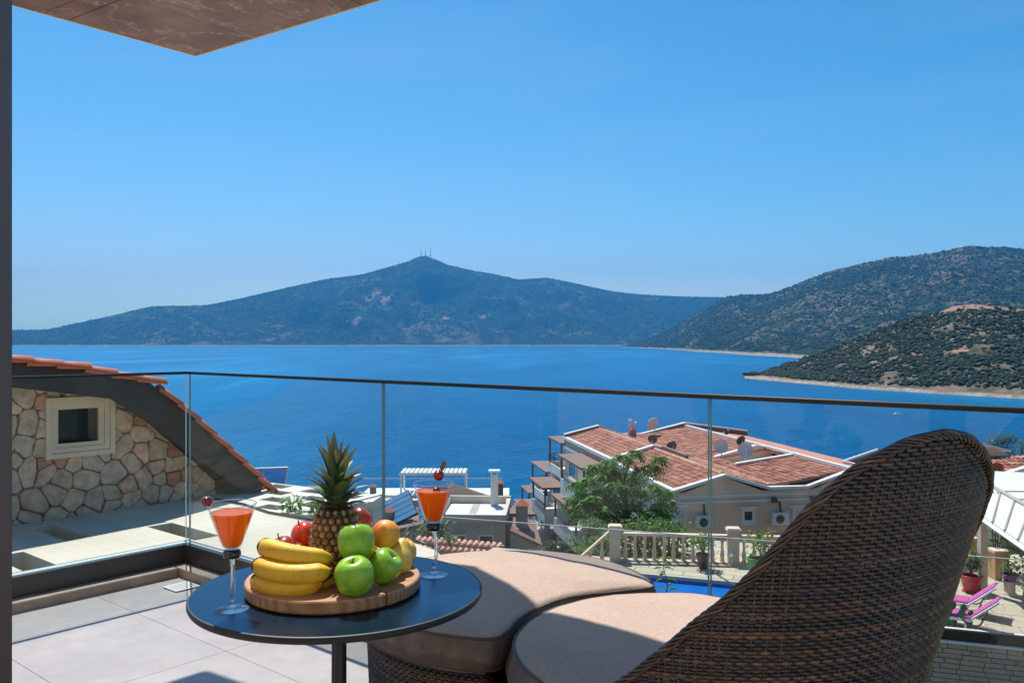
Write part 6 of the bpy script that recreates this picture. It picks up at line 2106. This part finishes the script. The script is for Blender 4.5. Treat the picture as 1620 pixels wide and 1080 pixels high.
# sun loungers with magenta cushions
M['magenta'] = plain('magenta cushion cloth', (0.52, 0.085, 0.30), 0.85, 0.12, 6, bump=0.15)
def lounger(px, py, yaw, label):
    p = nb_at(px, py)
    t = thing('sun_lounger', label, 'sun lounger', p, 'white loungers with magenta cushions')
    t.rotation_euler = (0, 0, R(yaw)); t.scale = (.82, .85, .75)
    def part(name, mb, mat):
        o = obj(name, mb.mesh(name, mat)); o.parent = t
    for y in (-.30, .30):
        b = MB(); b.box(-.55, y, .30, 1.45, .05, .07); part('side_rail', b, M['white_metal'])
        b = MB(); b.tube([(.15, y, .32), (.76, y, .89)], .028, 6); part('back_rail', b, M['white_metal'])
        for x in (-1.15, .05):
            b = MB(); b.box(x, y, .135, .05, .05, .27); part('leg', b, M['white_metal'])
        b = MB(); b.tube([(-.02, y * 1.12, .33), (.10, y * 1.14, .20), (.26, y * 1.14, .18), (.38, y * 1.12, .26), (.44, y * 1.1, .42)], .022, 6); part('armrest', b, M['brown_roof'])
    b = MB(); b.bevbox((-1.25, -.27, .335), (1.38, 0, 0), (0, .54, 0), (0, 0, .06), .02); part('seat_cushion', b, M['magenta'])
    b = MB(); u_ = Vector((.60, 0, .56)).normalized(); w_ = Vector((-u_.z, 0, u_.x))
    b.bevbox(Vector((.15, -.27, .345)), u_ * .80, (0, .54, 0), w_ * .04, .012); part('back_cushion', b, M['magenta'])
    b = MB(); b.box(-1.27, 0, .30, .05, .65, .07); part('end_rail', b, M['white_metal'])
    return t
lounger(1524, 968, -34, 'white lounger with magenta cushions and raised back, the farther one')
lounger(1527, 992, -36, 'white lounger with magenta cushions, the nearer one by the cactus')
# prickly pears
def cactus(px, py, label, seed):
    p = nb_at(px, py); t = thing('cactus', label, 'cactus', p, 'cacti behind the pool glass rail')
    rd = random.Random(seed)
    mt = plain('cactus pad ' + str(seed), (0.05, 0.16, 0.09), 0.6, 0.25, 12)
    for k in range(8):
        c = p + Vector((rd.uniform(-.12, .12), rd.uniform(-.06, .06), .10 + .05 * k))
        a = rd.uniform(-.6, .6); yw = rd.uniform(-.7, .7)
        b = MB(); vs = []
        for q in range(10):
            an = 2 * math.pi * q / 10
            x, z = .055 * math.cos(an), .085 * math.sin(an)
            x, z = x * math.cos(a) - z * math.sin(a), x * math.sin(a) + z * math.cos(a)
            vs.append(c + Vector((x * math.cos(yw), x * math.sin(yw), z)))
        b.prism(vs, Vector((math.sin(yw), -math.cos(yw), 0)) * .03); b.build('pad', mt, t, True, 50)
cactus(1509, 992, 'taller cactus clump just behind the pool glass', 1)
cactus(1527, 995, 'low cactus clump right of the taller cactus', 2)

# white canopy on a post, pillars and planters at the right
A_, B_ = Vector((10.73, 19.5, CZ - 3.99)), Vector((9.85, 16.0, CZ - 3.99)); C_, D_ = Vector((12.55, 22.5, CZ - 3.80)), Vector((11.3, 17.8, CZ - 3.80))
B2 = A_ + (B_ - A_) * 1.4; D2 = C_ + (D_ - C_) * 1.4; E_ = C_ + Vector((5, -1.0, .15)); G_ = D2 + Vector((5, -1.0, .15))
t_ = thing('canopy', 'white panelled terrace canopy on a cream post at the right', 'canopy', (10.73, 19.5, ZN))
for (q0, q1, q2, q3) in ((A_, B2, D2, C_), (C_, D2, G_, E_)):
    for k in range(6):
        u0, u1 = k / 6 + .004, (k + 1) / 6 - .004
        b = MB(); b.prism([q0.lerp(q1, u0), q0.lerp(q1, u1), q3.lerp(q2, u1), q3.lerp(q2, u0)], ZU * .03); b.build('roof_panel', M['white_paint'], t_)
        b = MB(); s0_, s1_ = q0.lerp(q1, (k + 1) / 6) + ZU * .032, q3.lerp(q2, (k + 1) / 6) + ZU * .032; b.tube([s0_, s1_], .035, 4); b.build('glazing_bar', M['plaster_grey'], t_)
b = MB(); b.tube([A_ - ZU * .06, B2 - ZU * .06], .06, 4); b.build('eave_beam', M['white_paint'], t_)
b = MB(); b.tube([C_ + ZU * .06, D2 + ZU * .06], .05, 4); b.build('ridge_beam', M['plaster_grey'], t_)
b = MB(); b.box(10.73 + .02, 19.5, (ZN + A_.z) / 2, .155, .155, A_.z - ZN - .12); b.build('post', M['balustrade'], t_)
b = MB(); b.box(10.75, 19.5, ZN + .03, .22, .22, .06); b.build('post_foot', M['brown_roof'], t_)
M['orange_plaster'] = plain('orange plaster', (0.62, 0.36, 0.18), 0.85, 0.08, 2, bump=0.15)
def pillar(px0, px1, ytop, Y, label):
    x0, x1 = at(px0, 0, Y).x, at(px1, 0, Y).x; zt_ = at(0, ytop, Y).z; w = x1 - x0
    t = thing('pillar', label, 'pillar', ((x0 + x1) / 2, Y, ZN))
    b = MB(); b.box((x0 + x1) / 2, Y, (ZN + zt_) / 2, w, w, zt_ - ZN); b.build('shaft', M['orange_plaster'], t)
    b = MB(); b.box((x0 + x1) / 2, Y, zt_ + .03, w * 1.16, w * 1.16, .06); b.build('cap', M['balustrade'], t)
pillar(1531, 1545, 853, 22.0, 'orange plaster pillar left of the canopy post')
pillar(1568, 1590, 872, 20.6, 'orange plaster pillar right of the canopy post')
p = nb_at(1597, 940)
t_ = thing('pedestal', 'short cream stone pedestal under the purple bowl', 'pedestal', p)
b = MB(); b.lathe([(.15, 0), (.15, .04), (.12, .06), (.12, .26), (.15, .28), (.15, .31)], 16, p); b.build('column', M['balustrade'], t_, True, 40)
pot('purple_bowl', 'purple bowl planter on the cream pedestal', p + ZU * .315, .12, .19, .16, (0.16, 0.03, 0.20))
plant('potted_shrub', 'low bright green plant in the purple bowl', p + ZU * .44, .28, .20, 110, .09, seed=36)
plant('flowering_shrub', 'shrub with magenta blooms under the white canopy', Vector((12.0, 21.2, ZN)), 1.9, .55, 260, .14, 'leaf_dark', seed=37, flower='flower')
plant('flowering_shrub', 'shrub with red blooms behind the purple bowl', Vector((12.1, 20.0, ZN)), 1.25, .45, 220, .12, 'leaf_dark', seed=38, flower='flower_red')
plant('shrub', 'dark green shrub between the orange pillar and canopy post', Vector((11.2, 22.0, ZN)), 1.9, .40, 260, .14, 'leaf_dark', seed=39)
# pool house wall behind the canopy
t_ = thing('pool_house', 'lilac grey pool house wall with a door under the canopy', 'house', (13.5, 24, ZN))
PH = Fr((12.4, 24.2), (.944, -.33))
PH.part('wall', M['plaster_grey'], t_, (0, 8, 0, 5, ZN - 2, -3.10)); PH.part('door', M['white_paint'], t_, (.6, 1.3, -.04, -.002, ZN, -3.25)); PH.part('roof', M['white_paint'], t_, (-.1, 8.1, -.1, 5.1, -3.098, -3.03))

# tiled gable roof at the far right, with trees behind it
GR = Fr((at(1545, 775, 34).x, 34), (.985, .172))
zg = CZ - (766 - 540) / F * 34
t_ = thing('gable_house', 'house with red tiled roof and white gable at the right edge', 'house', GR.P(0, 0, -14))
GR.part('wall', M['plaster'], t_, (0, 9, 0, 7, -16, zg - .12))
b = tiles_on(GR, 0, 0.001, 0, 1, 0, 0)
m = MB(); m.prism([GR.P(-.2, -.2, zg - .1), GR.P(9, -.2, zg - .1), GR.P(9, 3.0, zg + .55), GR.P(-.2, 3.0, zg + .55)], ZU * .06); rf = m.build('roof', M['terracotta'], t_)
GRb = Fr((GR.P(0, 0, 0).x, GR.P(0, 0, 0).y), (-GR.b.x * -1, -GR.b.y * -1))
stuff(tiles_on(Fr((GR.P(9, 0, 0).x, GR.P(9, 0, 0).y), (GR.b.x, GR.b.y)), -.2, 3.0, 0, 9.2, zg - .06, zg + .60).build('roof_tiles', M['terracotta'], rf))
m = MB(); m.prism([GR.P(.2, 3.02, zg), GR.P(3.8, 3.02, zg), GR.P(3.8, 3.02, zg + .85), GR.P(1.6, 3.02, zg + 1.35), GR.P(.2, 3.02, zg + .95)], GR.b * .3); m.build('gable', M['plaster'], t_)
m = MB(); m.prism([GR.P(.0, 2.9, zg + .95), GR.P(1.6, 2.9, zg + 1.37), GR.P(1.6, 2.9, zg + 1.48), GR.P(.0, 2.9, zg + 1.06)], GR.b * .5); m.prism([GR.P(1.6, 2.9, zg + 1.37), GR.P(4.0, 2.9, zg + .82), GR.P(4.0, 2.9, zg + .93), GR.P(1.6, 2.9, zg + 1.48)], GR.b * .5); m.build('gable_coping', M['white_paint'], t_)
m = MB(); m.prism([GR.P(1.9, .8, zg + .12), GR.P(4.5, .8, zg + .75), GR.P(4.5, .8, zg + .86), GR.P(1.9, .8, zg + .23)], GR.b * .3); m.build('parapet', M['white_paint'], t_)
dish(1577, 742, 35.5, .28, 20, 'rusty red satellite dish on the gable roof at the right edge', 'terracotta_red', 25, .7)
# another roof peeping over the chair back
t_ = thing('white_parapet_roof', 'white edged roof parapet peeping over the wicker chair back', 'roof', at(1360, 760, 47))
q0, q1, q2 = at(1334, 732, 47), at(1389, 713, 52), at(1450, 742, 47)
for (p_a, p_b) in ((q0, q1), (q1, q2 + Vector((0, 5, .2))), (q0, at(1400, 748, 46))):
    b = MB(); b.prism([p_a, p_b, p_b + ZU * .12, p_a + ZU * .12], Vector((.1, .3, 0))); b.build('coping', M['white_paint'], t_)
    b = MB(); b.prism([p_a - ZU * .005, p_b - ZU * .005, p_b - ZU * 6, p_a - ZU * 6], Vector((.08, .25, 0))); b.build('wall', M['brown_roof'] if p_a is q0 and p_b is q1 else M['plaster_grey'], t_)

def round_tree(name, label, px, py, Y, w, h, n, mat, seed, cat='tree', lump=6):
    """tree whose crown is several leafy clumps"""
    c = at(px, py, Y); t = thing(name, label, cat, (c.x, c.y, c.z - h * 1.6))
    rd = random.Random(seed); b = MB()
    base = Vector((c.x, c.y, c.z - h * 1.6))
    cl = []
    for k in range(lump):
        a = rd.uniform(0, 6.28); q = rd.uniform(.25, .62)
        cl.append((c + Vector((math.cos(a) * w * q, math.sin(a) * w * q * .8, rd.uniform(-.45, .5) * h)), rd.uniform(.38, .6)))
    for (p, r_) in cl:
        b.tube([base, base.lerp(c, .45), p], [w * .07, w * .05, w * .015], 6)
    b.build('trunk', M['bark'], t)
    lb = MB()
    for (p, r_) in cl:
        for k in range(n // lump):
            d = Vector((rd.gauss(0, 1), rd.gauss(0, 1), rd.gauss(0, .8)))
            d = d.normalized() * (rd.random() ** .4)
            q = p + Vector((d.x * w * r_, d.y * w * r_, d.z * h * r_ * .85)) * (1 + .3 * noise.noise(d * 3 + Vector((seed, 0, 0))))
            e = Vector((rd.uniform(-1, 1), rd.uniform(-1, 1), rd.uniform(-.8, .4))).normalized(); s_ = e.cross(ZU).normalized(); L_ = w * .11 * rd.uniform(.7, 1.3)
            lb.add([q, q + e * L_ * .5 + s_ * L_ * .28, q + e * L_, q + e * L_ * .5 - s_ * L_ * .28], [(0, 1, 2, 3)])
    lb.build('crown', mat, t)
round_tree('round_tree', 'grey green round tree against the sea at the right', 1583, 703, 52, 1.15, 1.05, 1500, M['leaf_grey'], 5)
round_tree('round_tree', 'second grey green tree cut off by the right edge', 1617, 712, 50, .95, 1.2, 1100, M['leaf_grey'], 6)
round_tree('round_tree', 'dark green tree below the canopy behind the chair', 1556, 800, 30, .8, .9, 900, M['leaf_dark'], 7)

# feathery tree in front of the apartments
tb_ = at(993, 905, 28.5)
t_ = thing('tree', 'feathery green tree in front of the apartment building', 'tree', tb_)
cl = [(1005, 714), (985, 722), (963, 730), (940, 737), (1043, 724), (1030, 738), (1013, 742), (978, 746), (955, 752), (930, 758), (913, 764), (1000, 757), (986, 770), (946, 774), (920, 780), (906, 790),
      (966, 786), (1012, 776), (1034, 768), (1052, 776), (1057, 792), (930, 796), (950, 802), (980, 797), (1006, 797), (1040, 800), (912, 808), (962, 815), (990, 814), (1022, 816), (1050, 812), (972, 765), (940, 788)]
rd = random.Random(4); br = MB(); lf = MB()
fork = at(992, 800, 28.5)
br.tube([tb_ - ZU * .6, at(994, 850, 28.5), fork, at(986, 770, 28.4), at(992, 735, 28.6)], [.10, .085, .07, .05, .03], 8)
for (px, py) in cl:
    Y = 28.5 + rd.uniform(-1.0, 1.0); c = at(px, py, Y)
    mid_ = fork.lerp(c, .55) - ZU * .05 + Vector((rd.uniform(-.08, .08), 0, .10))
    st = at(990 + rd.uniform(-3, 3), min(max(py + 38, 748), 835), 28.5)
    mid_ = st.lerp(c, .5) + ZU * .07
    br.tube([st, mid_, c], [.032, .020, .008], 5)
    for k in range(34):
        a = 2 * math.pi * k / 34 + rd.uniform(-.25, .25); el = rd.uniform(-.35, .75)
        d = Vector((math.cos(a) * math.cos(el), math.sin(a) * math.cos(el), math.sin(el)))
        L_ = rd.uniform(.28, .50)
        prev = c
        for q in range(5):
            u = (q + 1) / 5
            pt = c + d * L_ * u - ZU * (L_ * .75 * u * u)
            dd = (pt - prev).normalized(); sd_ = dd.cross(ZU)
            if sd_.length < .1:
                sd_ = Vector((1, 0, 0))
            sd_.normalize()
            for sg in (-1, 1):
                l = .19 * (1 - .3 * u); e = (sd_ * sg * .8 + dd * .55 - ZU * .35).normalized(); w = dd * l * .26
                lf.add([pt, pt + e * l * .5 + w, pt + e * l, pt + e * l * .5 - w], [(0, 1, 2, 3)])
            prev = pt
br.build('trunk', M['bark'], t_, True)
lf.build('crown', M['leaf_dark'], t_)
for i, (px, py, Y, w, h, mt, lbl) in enumerate(((925, 838, 26.5, .75, .75, 'leaf_light', 'light green bush below the feathery tree, left'), (975, 846, 26, .8, .7, 'leaf_light', 'light green bush under the feathery tree trunk'),
                                         (1035, 842, 26.3, .75, .8, 'leaf_dark', 'dark green bush by the white pilaster'), (1010, 860, 25.0, .8, .6, 'leaf_dark', 'dark bush behind the balusters'), (950, 868, 25.0, .6, .5, 'leaf_light', 'small light bush by the stair rail'), (860, 868, 30, .9, .5, 'leaf_grey', 'dusty bush below the apartment balconies'))):
    round_tree('bush', lbl, px, py, Y, w, h, 1000, M[mt], 40 + i, 'bush', 7)
# clipped hedge behind the balusters
for i, (s0_, lb_) in enumerate(((.15, 'left half of the clipped hedge behind the balusters'), (1.0, 'right half of the clipped hedge behind the balusters, by the pilaster'))):
    hc = BA.P(s0_ + .45, .75, ZN + .42)
    h2 = thing('hedge', lb_, 'hedge', hc - ZU * .5)
    leaf_cloud('foliage', hc, (.62, .35, .55), 900, .13, M['leaf_dark'], h2, 60 + i, .2)
    b = MB(); b.tube([hc - ZU * .6, hc], [.05, .03], 6); b.build('stem', M['bark'], h2)
# small palm
pp = at(921, 872, 24.5)
t_ = thing('palm', 'small palm with arching fronds left of the stair rail', 'palm', pp - ZU * .4)
b = MB(); b.tube([pp - ZU * .5, pp], [.07, .06], 7); b.build('trunk', M['bark'], t_)
for k in range(13):
    a = 2 * math.pi * k / 13; d = Vector((math.cos(a), math.sin(a), .75 + .3 * (k % 3))).normalized()
    b = MB()
    for q in range(9):
        u = (q + 1) / 9; pt = pp + d * .62 * u - ZU * .42 * u * u; sd_ = d.cross(ZU).normalized()
        for sg in (-1, 1):
            e = (sd_ * sg + d * .5 - ZU * .3).normalized(); l = .17 * (1 - .5 * abs(u - .45))
            b.add([pt, pt + e * l * .5 + d * .012, pt + e * l, pt + e * l * .5 - d * .012], [(0, 1, 2, 3)])
    b.build('frond', M['leaf_light'], t_)
# scrub on the slope between the houses
pts = []
while len(pts) < 420:
    x, y = random.uniform(-14, 30), random.uniform(24, 100)
    pts.append((x, y, ground_z(x, y)))
blobs('slope_scrub', pts, [random.uniform(.35, 1.1) for _ in pts], m_bush)

# ------------------------------------------------------------------ hazy air over the bay
b = MB()
b.para((-12500, -200, SEA - 12), (25000, 0, 0), (0, 11700, 0), (0, 0, 1000))
g = N('hazy sea air')
pv = g.new('ShaderNodeVolumePrincipled', {'Color': (0.07, 0.46, 1.0), 'Density': 8.5e-5, 'Anisotropy': 0.0})
g.l.new(pv.outputs[0], g.out.inputs['Volume'])
hz = stuff(b.build('haze', g.m))
